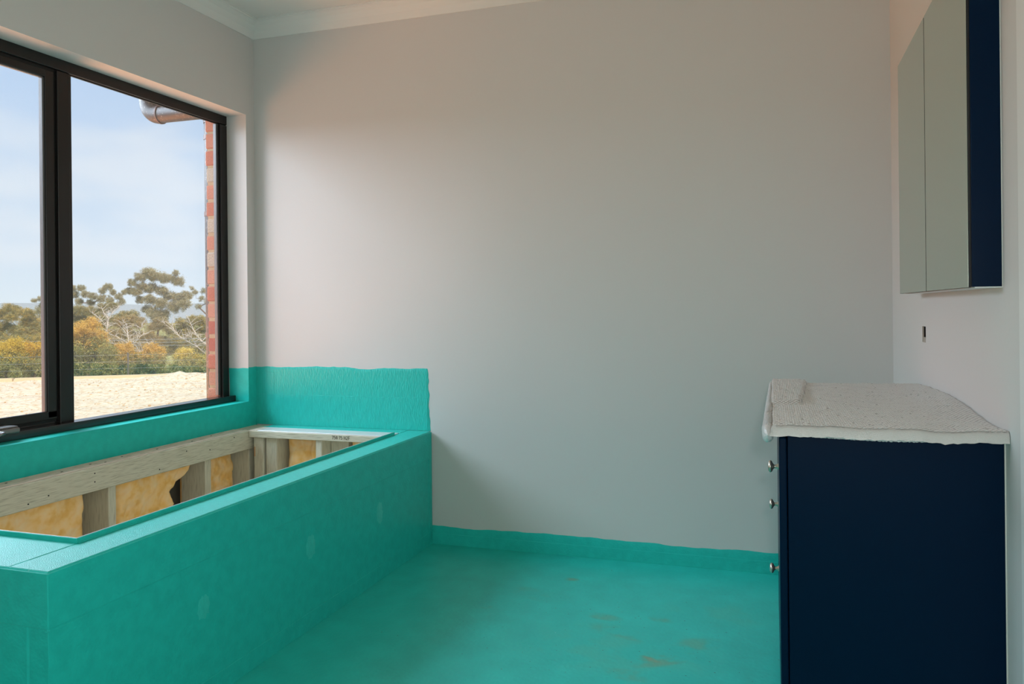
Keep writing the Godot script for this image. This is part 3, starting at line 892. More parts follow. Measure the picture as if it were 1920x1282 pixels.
func vanity() -> void:
	var zn := -1.8524
	var zf := -2.842
	var t := thing("vanity_cabinet", "navy blue vanity cabinet with round nickel knobs beside the wall", "vanity", Vector3(0.24, 0, -2.35))
	sub("carcass", bx(Vector3(0.0285, 0.10, zf), Vector3(XR - 0.0035, 0.827, zn), 0.0012), M.navy, t)
	sub("plinth", bx(Vector3(0.07, 0.0, zf + 0.02), Vector3(XR - 0.008, 0.10, zn - 0.02)), M.navy, t)
	sub("chipped_edge", bx(Vector3(XR - 0.0035, 0.10, zn - 0.03), Vector3(XR - 0.0004, 0.826, zn - 0.0006), 0.0004), M.chip, t)
	var x0 := 0.0105
	var x1 := 0.0265
	var d1 := sub("door", bx(Vector3(x0, 0.105, -2.148), Vector3(x1, 0.820, zn + 0.0004), 0.0025), M.navy, t)
	knob(Vector3(x0, 0.731, -1.975), d1)
	var d2 := sub("door", bx(Vector3(x0, 0.105, zf), Vector3(x1, 0.820, -2.546), 0.0025), M.navy, t)
	knob(Vector3(x0, 0.757, -2.72), d2)
	for q in [[0.640, 0.820, 0.775], [0.460, 0.636, 0.548], [0.105, 0.456, 0.378]]:
		var y0: float = q[0]
		var y1: float = q[1]
		var yk: float = q[2]
		var dr := sub("drawer", bx(Vector3(x0, y0, -2.543), Vector3(x1, y1, -2.151), 0.0025), M.navy, t)
		knob(Vector3(x0, yk, -2.37 if yk > 0.5 else -2.33), dr)
	# the basin top it carries, wrapped for the building work
	var top := thing("vanity_basin", "white basin top of the navy vanity under bubble wrap", "basin", Vector3(0.22, 0.827, -2.33))
	sub("slab", bx(Vector3(0.004, 0.827, -2.846), Vector3(XR - 0.004, 0.8400, -1.836), 0.004), M.slab, top)
	# bubble wrap: one sheet over the top, turned down at the edges
	var w := thing("bubble_wrap", "clear bubble wrap spread over the vanity top and folded down", "bubble wrap", Vector3(0.22, 0.85, -2.33))
	var ns := FastNoiseLite.new()
	ns.frequency = 1.0
	ns.seed = 9
	ns.fractal_octaves = 3
	var xa := -0.004
	var xb := XR - 0.001
	var za := -2.852
	var zb := -1.826
	var hgt := func(x: float, z: float) -> float:
		var u := (x - xa) / (xb - xa)
		var v := (z - za) / (zb - za)
		var y := 0.8515 + 0.0018 * ns.get_noise_2d(x * 14.0, z * 9.0)
		# pushed up against the wall
		y += 0.015 * sin(clampf(v / 0.84, 0.0, 1.0) * PI) * smoothstep(0.09, 0.0, xb - x)
		# slack over the basin bowl
		var bx_ := (x - 0.24) / 0.15
		var bz := (z + 2.34) / 0.34
		y -= 0.006 * exp(-(bx_ * bx_ + bz * bz))
		y += 0.004 * ns.get_noise_2d(x * 5.0 + 30.0, z * 3.0)
		# a doubled patch folded over the far outer corner
		var p: float = smoothstep(0.088, 0.078, x + 0.06 * (z + 2.5)) * smoothstep(-2.20, -2.26, z)
		y += 0.009 * p
		y -= 0.004 * exp(-pow((x - 0.105) / 0.018, 2.0) - pow((z + 2.33) / 0.12, 2.0))
		return y
	sub("sheet", sheet(60, 110, func(a: float, b: float) -> Vector3:
		var x := lerpf(xa - 0.012, xb, a)
		var z := lerpf(za - 0.012, zb + 0.014, b)
		var cx := clampf(x, xa, xb)
		var cz := clampf(z, za, zb)
		var over: float = maxf(maxf(xa - x, 0.0), maxf(maxf(za - z, z - zb), 0.0))
		var y: float = hgt.call(cx, cz)
		if over > 0.0:
			# turned down over the edge
			var k: float = over / 0.012
			y -= 0.021 * minf(k, 1.2) * (1.0 - 0.12 * ns.get_noise_2d(cx * 60.0, cz * 60.0))
			cx -= 0.004 * sin(minf(k, 1.0) * 1.57) * (1.0 if x < xa else 0.0)
			cz += 0.005 * sin(minf(k, 1.0) * 1.57) * (1.0 if z > zb else 0.0)
		return Vector3(cx, y, cz), Vector3.UP), M.wrap, w)
	var dome := sheet(8, 3, func(a: float, b: float) -> Vector3:
		var g := b * PI / 2.0
		return Vector3(cos(a * TAU) * sin(g) * 0.0043, cos(g) * 0.0025 - 0.0004, sin(a * TAU) * sin(g) * 0.0043), Vector3.UP)
	var places := []
	var rng := RandomNumberGenerator.new()
	rng.seed = 4
	var row := 0
	var z := za + 0.005
	while z < zb - 0.003:
		var x := xa + 0.005 + (0.0052 if row % 2 else 0.0)
		while x < xb - 0.004:
			var y: float = hgt.call(x, z)
			var nx: float = (hgt.call(x + 0.002, z) - y) / 0.002
			var nz: float = (hgt.call(x, z + 0.002) - y) / 0.002
			var n := Vector3(-nx, 1, -nz).normalized()
			if rng.randf() > 0.012:
				var b := Basis(Quaternion(Vector3.UP, n)).scaled(Vector3.ONE * rng.randf_range(0.8, 1.08))
				places.append(Transform3D(b, Vector3(x + rng.randf_range(-0.0005, 0.0005), y, z) - w.position))
			x += 0.0104
		z += 0.0090
		row += 1
	scatter("bubbles", dome, places, M.bubble, w)
	# ragged tail of wrap hanging at the near outer corner
	sub("loose_fold", sheet(22, 90, func(a: float, b: float) -> Vector3:
		var zz := lerpf(za + 0.01, zb + 0.012, b)
		var end: float = sqrt(clampf(minf(b, 1.0 - b) / 0.03, 0.0, 1.0))
		var rx: float = lerpf(0.006, 0.013, b) * end
		var ry: float = lerpf(0.010, 0.023, pow(b, 1.5)) * end
		var k: float = 1.0 + 0.22 * ns.get_noise_3d(cos(a * TAU) * 2.0, sin(a * TAU) * 2.0, zz * 34.0)
		return Vector3(xa - 0.001 - lerpf(0.002, 0.008, b) + cos(a * TAU) * rx * k, lerpf(0.846, 0.829, pow(b, 1.5)) + sin(a * TAU) * ry * k, zz), Vector3.LEFT, true), M.fold, w)
	# frayed lower edge along the side panel
	sub("frayed_edge", sheet(260, 4, func(a: float, b: float) -> Vector3:
		var x := lerpf(0.03, 0.40, a)
		return Vector3(x, lerpf(0.832, 0.8262 - 0.006 * sin(a * PI) + 0.0016 * ns.get_noise_1d(x * 150.0), b), zn + 0.004 + 0.002 * ns.get_noise_1d(x * 70.0)), Vector3.BACK), M.fold, w)

func mirror() -> void:
	var t := thing("mirror_cabinet", "two door mirrored wall cabinet with navy blue sides", "mirror cabinet", Vector3(0.42, 1.146, -2.33))
	var y0 := 1.146
	var y1 := 1.876
	var zn := -1.868
	var zf := -2.800
	sub("carcass", bx(Vector3(0.3957, y0 + 0.001, zf), Vector3(XR, y1, zn), 0.001), M.navy, t)
	sub("underside", bx(Vector3(0.401, y0 - 0.001, zf + 0.002), Vector3(XR, y0 + 0.001, zn - 0.001)), M.trim_white, t)
	sub("chipped_edge", bx(Vector3(XR - 0.0012, y0, zn - 0.01), Vector3(XR + 0.0004, y1, zn + 0.0016), 0.0003), M.chip, t)
	var seam := -2.345
	sub("backing", bx(Vector3(0.3945, y0 + 0.002, zf), Vector3(0.3956, y1 - 0.001, zn - 0.003)), M.gasket, t)
	for q in [[zf - 0.002, seam - 0.003], [seam + 0.003, zn - 0.002]]:
		var z0: float = q[0]
		var z1: float = q[1]
		var d := sub("door", bx(Vector3(0.3895, y0, z0), Vector3(0.3945, y1, z1), 0.0006), M.gasket, t)
		obj("mirror", bx(Vector3(0.3889, y0 + 0.0004, z0 + 0.0004), Vector3(0.3896, y1 - 0.0004, z1 - 0.0004)), M.mirror, d)

# ================================================================= land beyond the window
const EDGE := Vector3(-14.1, 0, -12.94)
const OUTWARD := Vector3(-0.538, 0, -0.843)
const ALONG := Vector3(0.843, 0, -0.538)

func fall(d: float) -> float:
	return -0.40 - 1.5 * smoothstep(0.0, 9.0, d) - 2.4 * smoothstep(8.0, 40.0, d)

func ground_at(p: Vector3) -> float:
	return fall((p - EDGE).dot(OUTWARD))

func land() -> void:
	var ns := FastNoiseLite.new()
	ns.seed = 33
	ns.frequency = 1.0
	ns.fractal_octaves = 4
	# bare sand of the building block
	var height := func(p: Vector3) -> float:
		var d := (p - EDGE).dot(OUTWARD)
		var al := (p - EDGE).dot(ALONG)
		var h: float = -0.31 + 0.035 * ns.get_noise_2d(p.x * 0.5, p.z * 0.5) + 0.028 * ns.get_noise_2d(p.x * 2.3, p.z * 2.3)
		# tyre ruts
		h += 0.02 * sin(d * 5.0 + ns.get_noise_2d(p.x * 0.2, p.z * 0.2) * 3.0) * smoothstep(-9.0, -5.0, d)
		# pushed up heap along the far right edge
		h += smoothstep(1.0, 2.2, al) * exp(-pow((d + 0.5) / 0.8, 2.0)) * (0.085 + 0.12 * ns.get_noise_2d(p.x * 1.5 + 7.0, p.z * 1.5))
		return h
	var sand := sheet(190, 150, func(a: float, b: float) -> Vector3:
		var d := lerpf(-15.0, 0.4, a)
		var al := lerpf(-26.0, 16.0, b)
		var p := EDGE + OUTWARD * d + ALONG * al
		p.y = height.call(p)
		if p.x > -2.74:
			p.x = -2.74
		return p, Vector3.UP)
	var so := obj("sand", sand, M.sand)
	tag(so, "pale bare sand of the building block outside the window", "sand", "", "structure")
	var rng := RandomNumberGenerator.new()
	rng.seed = 8
	var lump := sheet(7, 4, func(a: float, b: float) -> Vector3:
		var g := b * PI
		var k := 1.0 + 0.3 * sin(a * TAU * 2.0 + 1.0) * sin(g)
		return Vector3(cos(a * TAU) * sin(g) * k, cos(g) * 0.6, sin(a * TAU) * sin(g) * k), Vector3.UP, true)
	var places := []
	for k in 2600:
		var p := EDGE + OUTWARD * (-10.0 * pow(rng.randf(), 0.9)) + ALONG * rng.randf_range(-9.0, 7.0)
		p.y = height.call(p) + 0.004
		var r := 0.006 + 0.016 * pow(rng.randf(), 3.0)
		places.append(Transform3D(Basis(Vector3.UP, rng.randf() * TAU).scaled(Vector3.ONE * r), p))
	var cl := scatter("sand_clods", lump, places, M.clod, self)
	tag(cl, "small brown clods lying on the bare sand", "clods", "", "stuff")
	# low sawn edging along the left part of the sand
	var eb := mb()
	for k in 4:
		var a := EDGE + ALONG * (-10.2 + k * 3.05) + OUTWARD * 0.05
		var b := a + ALONG * 3.0
		var pts := []
		for q in [a, b, b + OUTWARD * 0.12, a + OUTWARD * 0.12]:
			pts.append(q + Vector3.UP * -0.245)
		face(eb, pts, Vector3.UP)
		for i in 4:
			var p0: Vector3 = pts[i]
			var p1: Vector3 = pts[(i + 1) % 4]
			face(eb, [p0, p1, p1 + Vector3.DOWN * 0.35, p0 + Vector3.DOWN * 0.35], (p0 + p1) / 2.0 - (a + b) / 2.0 - OUTWARD * 0.06)
	tag(obj("sleeper_edging", eb, M.stone), "low pale sleeper edging where the sand meets the shrubs", "edging")
	# paddock beyond, falling away, then the far range
	var field := sheet(60, 60, func(a: float, b: float) -> Vector3:
		var d := 0.2 + 400.0 * pow(a, 2.6)
		var al := lerpf(-1.0, 1.0, b) * (40.0 + d * 1.2)
		var p := EDGE + OUTWARD * d + ALONG * al
		p.y = fall(d) + 0.15 * ns.get_noise_2d(p.x * 0.1, p.z * 0.1)
		return p, Vector3.UP)
	tag(obj("paddock", field, M.grass), "green and straw paddock falling away behind the shrubs", "field", "", "structure")
	var hills := sheet(140, 14, func(a: float, b: float) -> Vector3:
		var al := lerpf(-900.0, 900.0, a)
		var d := 380.0 + 260.0 * b
		var top: float = 6.5 + 2.5 * ns.get_noise_1d(al * 0.006) + 0.8 * ns.get_noise_1d(al * 0.03 + 9.0)
		var p := EDGE + OUTWARD * d + ALONG * al
		p.y = -4.5 + (top + 4.5) * sin(smoothstep(0.0, 0.75, b) * PI / 2.0) - 6.0 * smoothstep(0.8, 1.0, b)
		return p, Vector3.UP)
	tag(obj("hills", hills, M.hazed_hill), "low forested range along the horizon, coloured blue grey for haze", "hills", "", "structure")

func strand(st: SurfaceTool, a: Vector3, b: Vector3, sag: float, r: float) -> void:
	var pts := []
	var rad := []
	for k in 9:
		var u := k / 8.0
		pts.append(a.lerp(b, u) + Vector3.DOWN * sag * 4.0 * u * (1.0 - u))
		rad.append(r)
	tube(st, pts, rad, 5)

func fence() -> void:
	var f := thing("wire_fence", "thin wire stock fence along the edge of the sand", "fence", EDGE + OUTWARD * 0.9 + Vector3.UP * -0.45)
	var row := func(al: float) -> Vector3:
		var p := EDGE + OUTWARD * 0.9 + ALONG * al
		p.y = -0.42
		return p
	for al in [-7.3, -4.4, -1.75, 0.95, 3.7, 6.5]:
		var p: Vector3 = row.call(al)
		var st := mb()
		tube(st, [p, p + Vector3.UP * 0.62], [0.022, 0.020], 8)
		sub("fence_post", st, M.post, f)
	for k in 4:
		var st := mb()
		strand(st, row.call(-9.0) + Vector3.UP * (0.14 + 0.15 * k), row.call(8.0) + Vector3.UP * (0.14 + 0.15 * k), 0.02, 0.0025)
		sub("fence_wire", st, M.wire, f)
	var wp := at(15, 708, 19.2)
	wp.y = ground_at(wp)
	var tall := thing("marker_post", "slim white post standing among the shrubs at the left", "post", wp)
	var s := mb()
	tube(s, [wp, wp + Vector3.UP * 0.9], [0.03, 0.03], 10)
	sub("shaft", s, M.post_white, tall)
	s = mb()
	tube(s, [wp + Vector3.UP * 0.9, wp + Vector3.UP * 0.96], [0.034, 0.02], 10)
	sub("cap", s, M.post_white, tall)
	var pp := at(15.5, 600, 44.0)
	pp.y = ground_at(pp)
	var pole := thing("power_pole", "slim pale power pole showing between the treetops on the left", "power pole", pp)
	s = mb()
	tube(s, [pp, Vector3(pp.x, 1.25, pp.z)], [0.16, 0.10], 10)
	sub("shaft", s, M.post_white, pole)
	s = mb()
	tube(s, [Vector3(pp.x, 0.8, pp.z) - ALONG * 0.5, Vector3(pp.x, 0.8, pp.z) + ALONG * 0.5], [0.05, 0.05], 8)
	sub("crossarm", s, M.post, pole)
	# three low cables strung across in front of the trees
	var cab := thing("overhead_cables", "three thin pale cables strung level in front of the trees", "cables", at(-120, 640, 26.0))
	for q in [[641.0, 634.0], [647.0, 640.0], [645.0, 648.0]]:
		var st := mb()
		strand(st, at(-160, q[0] + 1.0, 27.0), at(470, q[1] - 2.0, 27.0), 0.03, 0.008)
		sub("cable", st, M.wire, cab)
	for px in [-160.0, 470.0]:
		var top := at(px, 628, 27.0)
		var st := mb()
		tube(st, [Vector3(top.x, ground_at(top) - 0.3, top.z), top], [0.08, 0.06], 8)
		sub("cable_post", st, M.post, cab)

# ---------------------------------------------------------------- plants
func leaf_tuft(sd: int, count: int, len_: float, wid: float, spread: float) -> ArrayMesh:
	var rng := RandomNumberGenerator.new()
	rng.seed = sd
	var st := mb()
	for k in count:
		var p := Vector3(rng.randfn(0, 1), rng.randfn(0, 1), rng.randfn(0, 1)) * spread * 0.5
		var d := Vector3(rng.randfn(0, 1), rng.randfn(-0.3, 0.8), rng.randfn(0, 1)).normalized()
		var sd_ := d.cross(Vector3(rng.randfn(0, 1), rng.randfn(0, 1), rng.randfn(0, 1))).normalized()
		var n := d.cross(sd_).normalized()
		if n.y < 0.0:
			n = -n
		var tip := p + d * len_
		var m := p + d * len_ * 0.45 + n * len_ * 0.08
		face(st, [p, m + sd_ * wid * 0.5, tip, m - sd_ * wid * 0.5], n)
	return st.commit()

var tufts := []

# a plant of rounded leaf masses: blobs are [pixel x, pixel y, radius in pixels], far is its distance
func plant(called: String, label: String, group: String, far: float, blobs: Array, cols: Array, tips: Color, tip_share: float, dense: float, bark: Material, stem_px: float, sd: int, limbs := true) -> void:
	if tufts.is_empty():
		for k in 4:
			tufts.append(leaf_tuft(100 + k, 18, 0.62, 0.22, 1.0))
	var rng := RandomNumberGenerator.new()
	rng.seed = sd
	var k_ := far / 1484.0
	var mid := Vector3.ZERO
	var lowest := INF
	var list := []
	var top := -INF
	for b in blobs:
		var p := at(b[0], b[1], far + rng.randf_range(-1.0, 1.0) * b[2] * k_ * 0.9)
		list.append([p, b[2] * k_])
		mid += p
		lowest = minf(lowest, p.y - b[2] * k_)
		top = maxf(top, p.y + b[2] * k_)
	mid /= blobs.size()
	var foot := at(stem_px, 700, far)
	foot.y = ground_at(foot)
	var t := thing(called, label, "tree" if called.contains("tree") else "shrub", foot, group)
	# stem and limbs: each leaf mass hangs on the nearest limb that was there before it
	var st := mb()
	var h: float = top - foot.y
	var fork: Vector3 = foot + Vector3(0, maxf(0.25, minf(h * 0.42, (mid.y - foot.y) * 0.6)), 0)
	var r0 := h * 0.014 + 0.015
	tube(st, [foot + Vector3.DOWN * 0.2, foot.lerp(fork, 0.5) + Vector3(rng.randfn(0, 0.03), 0, rng.randfn(0, 0.03)) * h * 0.3, fork], [r0 * 1.15, r0, r0 * 0.85], 7)
	var order := list.duplicate()
	order.sort_custom(func(x: Array, y: Array) -> bool: return x[0].distance_squared_to(fork) < y[0].distance_squared_to(fork))
	var joints := [[fork, r0 * 0.75]]
	for b in order:
		var e: Vector3 = b[0]
		var near: Array = joints[0]
		for q in joints:
			if q[0].distance_to(e) + 0.15 * q[0].distance_to(fork) < near[0].distance_to(e) + 0.15 * near[0].distance_to(fork):
				near = q
		var p0: Vector3 = near[0]
		var pr: float = near[1]
		var w := p0.distance_to(e) * 0.16
		var m1: Vector3 = p0.lerp(e, 0.33) + Vector3(rng.randfn(0, w), -absf(rng.randfn(0, w)), rng.randfn(0, w))
		var m2: Vector3 = p0.lerp(e, 0.68) + Vector3(rng.randfn(0, w), rng.randfn(0, w * 0.6), rng.randfn(0, w))
		tube(st, [p0, m1, m2, e], [pr, pr * 0.8, pr * 0.62, pr * 0.45], 6)
		joints.append([m2, pr * 0.6])
		joints.append([e, pr * 0.5])
	sub("trunk" if called.contains("tree") else "stem", st, bark, t)
	# leaves, more of them towards the skin of each mass
	var places := [[], [], [], []]
	var tint := [[], [], [], []]
	for b in list:
		var e: Vector3 = b[0]
		var r: float = b[1]
		var size := clampf(r * 0.21, 0.055, 0.30)
		# small clumps inside each mass, with gaps between
		var clumps := []
		for i in 9:
			clumps.append(e + Vector3(rng.randfn(0, 1), rng.randfn(0, 0.8), rng.randfn(0, 1)).normalized() * r * rng.randf_range(0.35, 0.85))
		var count := int(dense * 12.0 * pow(r / size, 2.0)) + 6
		for i in count:
			var d := Vector3(rng.randfn(0, 1), rng.randfn(0, 1), rng.randfn(0, 1)).normalized()
			var q: Vector3 = e + d * Vector3(1, 0.82, 1) * r * pow(rng.randf(), 0.45)
			if rng.randf() < 0.5:
				q = clumps[rng.randi_range(0, 8)] + d * r * 0.42 * pow(rng.randf(), 0.6)
			if q.y < foot.y + 0.02:
				continue
			var v := rng.randi_range(0, 3)
			var bs := Basis.from_euler(Vector3(rng.randf() * 0.8, rng.randf() * TAU, rng.randf() * 0.8)).scaled(Vector3.ONE * size * rng.randf_range(0.7, 1.2))
			places[v].append(Transform3D(bs, q - foot))
			var c: Color = cols[rng.randi_range(0, cols.size() - 1)]
			var up := (q.y - foot.y) / maxf(h, 0.1)
			if rng.randf() < tip_share * smoothstep(0.45, 0.95, up) * 1.4:
				c = tips
			tint[v].append(c.srgb_to_linear() * rng.randf_range(0.85, 1.15))
	for v in 4:
		if places[v].size():
			scatter("foliage", tufts[v], places[v], M.leaf, t, tint[v])

# a leafless or thin-leaved white gum skeleton: limbs are polylines of pixels
func bare_tree(label: String, far: float, limbs: Array, thick: float, sd: int) -> void:
	var rng := RandomNumberGenerator.new()
	rng.seed = sd
	var f0: Array = limbs[0]
	var foot := at(f0[0], f0[1], far)
	var t := thing("bare_tree", label, "tree", foot, "dead white gums")
	var st := mb()
	for l in limbs:
		var pts := []
		var rad := []
		var n: int = l.size() / 2
		for k in n:
			pts.append(at(l[2 * k], l[2 * k + 1], far + rng.randf_range(-0.5, 0.5) * k * 0.6))
			rad.append(0.62 * thick * (1.0 - 0.75 * k / maxf(1.0, n - 1.0)) * (1.0 if l == f0 else 0.6))
		tube(st, pts, rad, 6)
		# twigs
		for k in range(1, n):
			for j in 7:
				var p: Vector3 = pts[k].lerp(pts[k - 1], rng.randf())
				var d := Vector3(rng.randfn(0, 1), absf(rng.randfn(0.6, 0.5)), rng.randfn(0, 1)).normalized() * far * rng.randf_range(0.006, 0.016)
				tube(st, [p, p + d * 0.55 + Vector3(0, 0.02, 0), p + d], [thick * 0.16, thick * 0.11, thick * 0.05], 4)
	var g := foot
	g.y = ground_at(foot) - 0.1
	if g.y < foot.y - 0.1:
		tube(st, [g, foot], [thick * 0.7, thick * 0.62], 6)
	sub("trunk", st, M.bark_white, t)

func plants() -> void:
	var olive := [Color(0.66, 0.62, 0.42), Color(0.59, 0.57, 0.39), Color(0.71, 0.66, 0.46), Color(0.62, 0.61, 0.45)]
	var grey := [Color(0.74, 0.70, 0.55), Color(0.66, 0.63, 0.48), Color(0.80, 0.75, 0.60), Color(0.60, 0.57, 0.43)]
	var rust := [Color(0.71, 0.62, 0.45), Color(0.66, 0.58, 0.42), Color(0.74, 0.68, 0.52), Color(0.62, 0.59, 0.42)]
	var green := [Color(0.64, 0.62, 0.36), Color(0.70, 0.67, 0.42), Color(0.56, 0.57, 0.31), Color(0.74, 0.69, 0.46)]
	var gold := Color(0.90, 0.74, 0.38)
	var sh := "shrubs along the far edge of the sand"
	plant("shrub", "big green shrub with an orange top beside the window mullion", sh, 19.0, [[150, 618, 18], [172, 615, 20], [188, 635, 18], [145, 645, 24], [170, 650, 28], [200, 660, 20], [140, 680, 24], [168, 685, 28], [198, 686, 24], [120, 660, 26], [115, 690, 20], [150, 700, 13], [180, 700, 13], [205, 699, 12]], green, gold, 1.0, 1.0, M.bark, 165, 1)
	plant("shrub", "middle green shrub with a golden top, right of the big orange shrub", sh, 19.6, [[222, 655, 14], [237, 655, 15], [228, 675, 20], [244, 680, 16], [225, 692, 16], [212, 690, 12], [254, 690, 15], [248, 668, 12], [262, 696, 12], [240, 698, 12], [222, 700, 10]], green, gold, 0.9, 1.0, M.bark, 230, 2)
	plant("shrub", "rounded shrub with an orange crown below the tallest tree", sh, 19.2, [[284, 655, 14], [298, 660, 12], [275, 668, 16], [290, 678, 20], [272, 690, 14], [305, 690, 14], [285, 698, 12], [312, 697, 11]], green, gold, 0.95, 1.0, M.bark, 288, 3)
	plant("shrub", "low yellowish shrub next to the brick reveal", sh, 18.8, [[335, 668, 13], [350, 664, 14], [368, 672, 14], [340, 684, 18], [362, 688, 18], [325, 690, 12], [384, 684, 16], [395, 670, 14], [345, 697, 11], [372, 696, 12], [415, 680, 18], [440, 684, 18], [412, 696, 14], [465, 686, 18]], [Color(0.71, 0.69, 0.44), Color(0.65, 0.67, 0.42), Color(0.76, 0.71, 0.48)], Color(0.91, 0.81, 0.42), 0.9, 1.0, M.bark, 352, 4)
	plant("shrub", "olive shrub with yellow tips in the left pane, nearest the left edge", sh, 19.0, [[10, 655, 20], [28, 650, 18], [5, 680, 24], [30, 678, 24], [-20, 665, 26], [15, 695, 16], [0, 704, 12], [30, 703, 12]], [Color(0.64, 0.63, 0.40), Color(0.59, 0.61, 0.39), Color(0.69, 0.66, 0.42)], Color(0.88, 0.76, 0.31), 0.8, 1.0, M.bark, 12, 5)
	plant("shrub", "olive shrub with a golden top in the left pane, beside the sash", sh, 19.6, [[48, 655, 16], [64, 662, 18], [82, 655, 20], [52, 682, 22], [78, 684, 22], [98, 675, 18], [55, 702, 12], [80, 702, 12]], [Color(0.66, 0.64, 0.40), Color(0.61, 0.62, 0.39), Color(0.71, 0.67, 0.43)], Color(0.90, 0.74, 0.29), 0.75, 1.0, M.bark, 66, 6)
	var tr := "gum trees behind the shrubs"
	plant("gum_tree", "tallest spreading gum tree in the middle of the right pane", tr, 46.0, [[276, 512, 13], [290, 518, 15], [262, 520, 10], [304, 522, 12], [248, 530, 9], [318, 522, 11], [334, 528, 12], [330, 512, 7], [268, 538, 13], [285, 540, 13], [255, 548, 11], [303, 545, 12], [318, 555, 12], [334, 560, 14], [350, 555, 11], [346, 570, 13], [326, 575, 13], [300, 570, 14], [280, 562, 12], [262, 562, 9], [245, 545, 9], [290, 588, 15], [306, 592, 14], [276, 580, 10], [300, 608, 12]], grey, Color(0.69, 0.62, 0.45), 0.1, 1.15, M.bark, 288, 11)
	plant("gum_tree", "thin crowned gum tree left of the tallest one", tr, 50.0, [[203, 538, 9], [192, 545, 8], [212, 548, 7], [152, 540, 8], [140, 552, 9], [160, 552, 9], [175, 556, 9], [190, 560, 9], [206, 562, 8], [222, 556, 8], [228, 566, 8], [148, 565, 8], [170, 568, 8], [234, 548, 7], [136, 540, 7]], grey, Color(0.66, 0.62, 0.46), 0.1, 1.1, M.bark, 190, 12)
	plant("gum_tree", "dense olive gum tree below the thin crown, beside the mullion", tr, 40.0, [[150, 582, 13], [170, 585, 13], [195, 578, 13], [210, 574, 11], [184, 596, 12], [140, 598, 14], [160, 602, 12], [128, 585, 12]], olive, Color(0.74, 0.66, 0.40), 0.2, 1.44, M.bark, 170, 13)
	plant("gum_tree", "rusty brown gum tree behind the white branches", tr, 36.0, [[225, 605, 14], [245, 600, 15], [262, 605, 13], [215, 625, 14], [240, 628, 17], [262, 632, 14], [230, 648, 14], [195, 628, 14]], rust, Color(0.77, 0.66, 0.42), 0.25, 1.28, M.bark, 240, 14)
	plant("gum_tree", "brown gum tree at the foot of the tallest tree", tr, 38.0, [[300, 605, 14], [285, 615, 13], [318, 618, 12], [275, 635, 14], [300, 640, 15], [322, 640, 13], [310, 658, 12], [280, 655, 12]], rust, Color(0.71, 0.64, 0.44), 0.2, 1.28, M.bark, 298, 15)
	plant("gum_tree", "olive gum tree beside the bricks on the right", tr, 37.0, [[340, 608, 14], [358, 604, 14], [375, 602, 14], [335, 625, 13], [355, 625, 14], [375, 625, 14], [345, 645, 14], [368, 648, 14], [390, 610, 16], [392, 640, 16], [415, 612, 18], [440, 620, 18], [420, 640, 18], [450, 645, 18]], olive, Color(0.81, 0.71, 0.38), 0.3, 1.36, M.bark, 360, 16)
	var un := "low scrub filling the ground behind the shrubs"
	plant("scrub_bush", "brown scrub between the two white gums", un, 32.0, [[215, 640, 14], [235, 650, 14], [250, 645, 14], [225, 665, 15], [250, 668, 14], [200, 645, 14], [205, 668, 14]], rust, Color(0.80, 0.68, 0.42), 0.2, 1.3, M.bark, 228, 31)
	plant("scrub_bush", "brown scrub right of the forked white gum", un, 33.0, [[270, 655, 14], [288, 640, 13], [265, 672, 13], [300, 662, 13], [280, 628, 11]], rust, Color(0.80, 0.68, 0.42), 0.2, 1.3, M.bark, 280, 32)
	plant("scrub_bush", "olive scrub behind the low yellowish shrub", un, 34.0, [[325, 655, 13], [345, 660, 13], [365, 658, 14], [385, 655, 15], [332, 638, 12], [395, 640, 14], [378, 635, 12], [420, 655, 16], [450, 660, 18], [480, 650, 20], [510, 655, 20], [540, 645, 22], [480, 672, 18], [570, 655, 22]], olive, Color(0.82, 0.74, 0.44), 0.2, 1.2, M.bark, 358, 33)
	plant("scrub_bush", "olive scrub under the trees of the left pane", un, 33.0, [[10, 640, 14], [28, 645, 14], [48, 640, 14], [66, 640, 14], [82, 635, 14], [-12, 642, 16], [98, 640, 16], [120, 640, 18], [140, 630, 16]], olive, Color(0.84, 0.72, 0.38), 0.3, 1.2, M.bark, 45, 34)
	plant("scrub_bush", "dull scrub under the thin crowned gum", un, 42.0, [[150, 612, 14], [172, 608, 14], [196, 606, 13], [215, 600, 13], [232, 592, 12], [250, 590, 12], [160, 595, 12], [185, 590, 12]], olive, Color(0.78, 0.70, 0.44), 0.2, 1.2, M.bark, 190, 35)
	plant("gum_tree", "sparse gum tree partly hidden by the brick reveal", tr, 44.0, [[365, 548, 7], [378, 560, 7], [372, 575, 7], [384, 545, 8], [392, 565, 9], [360, 540, 5]], grey, Color(0.69, 0.65, 0.52), 0.1, 0.6, M.bark, 385, 17)
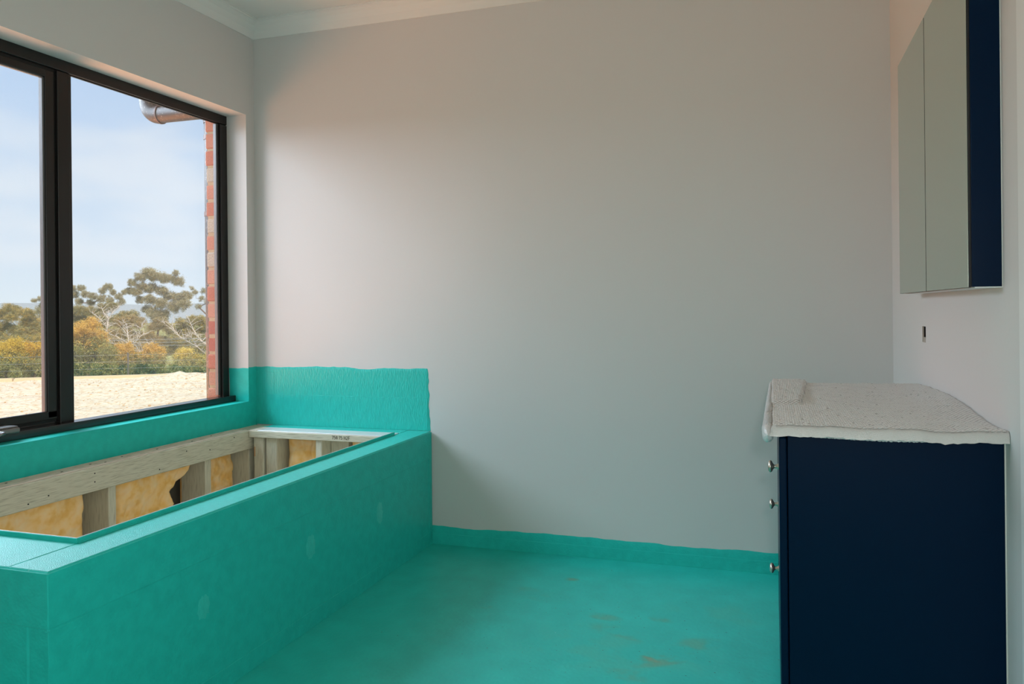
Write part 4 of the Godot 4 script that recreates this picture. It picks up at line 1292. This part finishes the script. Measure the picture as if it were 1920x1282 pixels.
	plant("gum_tree", "round headed gum tree in the left pane near its left edge", tr, 42.0, [[15, 578, 12], [28, 580, 11], [5, 590, 13], [22, 595, 13], [-12, 590, 15], [8, 612, 14], [-10, 615, 16], [24, 618, 12], [5, 635, 14], [28, 636, 12]], olive, Color(0.79, 0.69, 0.40), 0.3, 1.36, M.bark, 10, 18)
	plant("gum_tree", "olive gum tree in the middle of the left pane", tr, 40.0, [[42, 586, 11], [56, 588, 12], [45, 604, 13], [62, 606, 13], [40, 622, 12], [58, 626, 13], [74, 622, 12], [48, 640, 12], [70, 642, 12]], olive, Color(0.81, 0.69, 0.38), 0.3, 1.36, M.bark, 52, 19)
	plant("gum_tree", "gum tree rising behind the window mullion", tr, 46.0, [[64, 563, 6], [78, 560, 8], [84, 572, 11], [76, 582, 11], [92, 560, 12], [96, 585, 16], [86, 600, 14], [110, 570, 16], [108, 600, 18], [80, 618, 14]], grey, Color(0.71, 0.66, 0.48), 0.15, 0.8, M.bark, 90, 20)
	bare_tree("bare white gum with steep forked branches left of centre", 33.0, [[203, 668, 202, 640, 201, 616], [201, 616, 192, 602, 180, 592, 168, 583], [201, 616, 204, 598, 212, 584, 222, 576], [201, 616, 202, 596, 203, 580], [192, 602, 178, 604, 168, 598], [204, 598, 194, 586, 190, 574]], 0.055, 71)
	bare_tree("bare white gum with wide low limbs under the tall tree", 29.0, [[243, 672, 242, 655, 240, 630, 237, 606], [242, 652, 255, 640, 266, 628, 280, 624], [255, 640, 262, 622, 268, 606], [242, 645, 228, 636, 212, 628, 196, 622], [240, 630, 230, 616, 232, 600], [242, 655, 222, 648, 202, 640, 190, 630]], 0.050, 72)
	bare_tree("short bare white branches rising between two shrubs", 24.0, [[258, 672, 262, 660, 274, 652, 288, 650], [262, 660, 256, 650, 262, 642], [274, 652, 280, 644, 290, 640], [262, 660, 266, 664, 278, 662]], 0.032, 73)
	bare_tree("long leaning bare white gum reaching towards the bricks", 30.0, [[398, 668, 384, 662, 370, 650, 352, 640], [352, 640, 336, 630, 320, 616, 304, 602], [384, 645, 372, 632, 362, 616, 354, 598], [370, 650, 360, 634, 350, 626], [398, 650, 378, 640, 366, 626], [336, 630, 326, 618, 322, 606]], 0.060, 74)
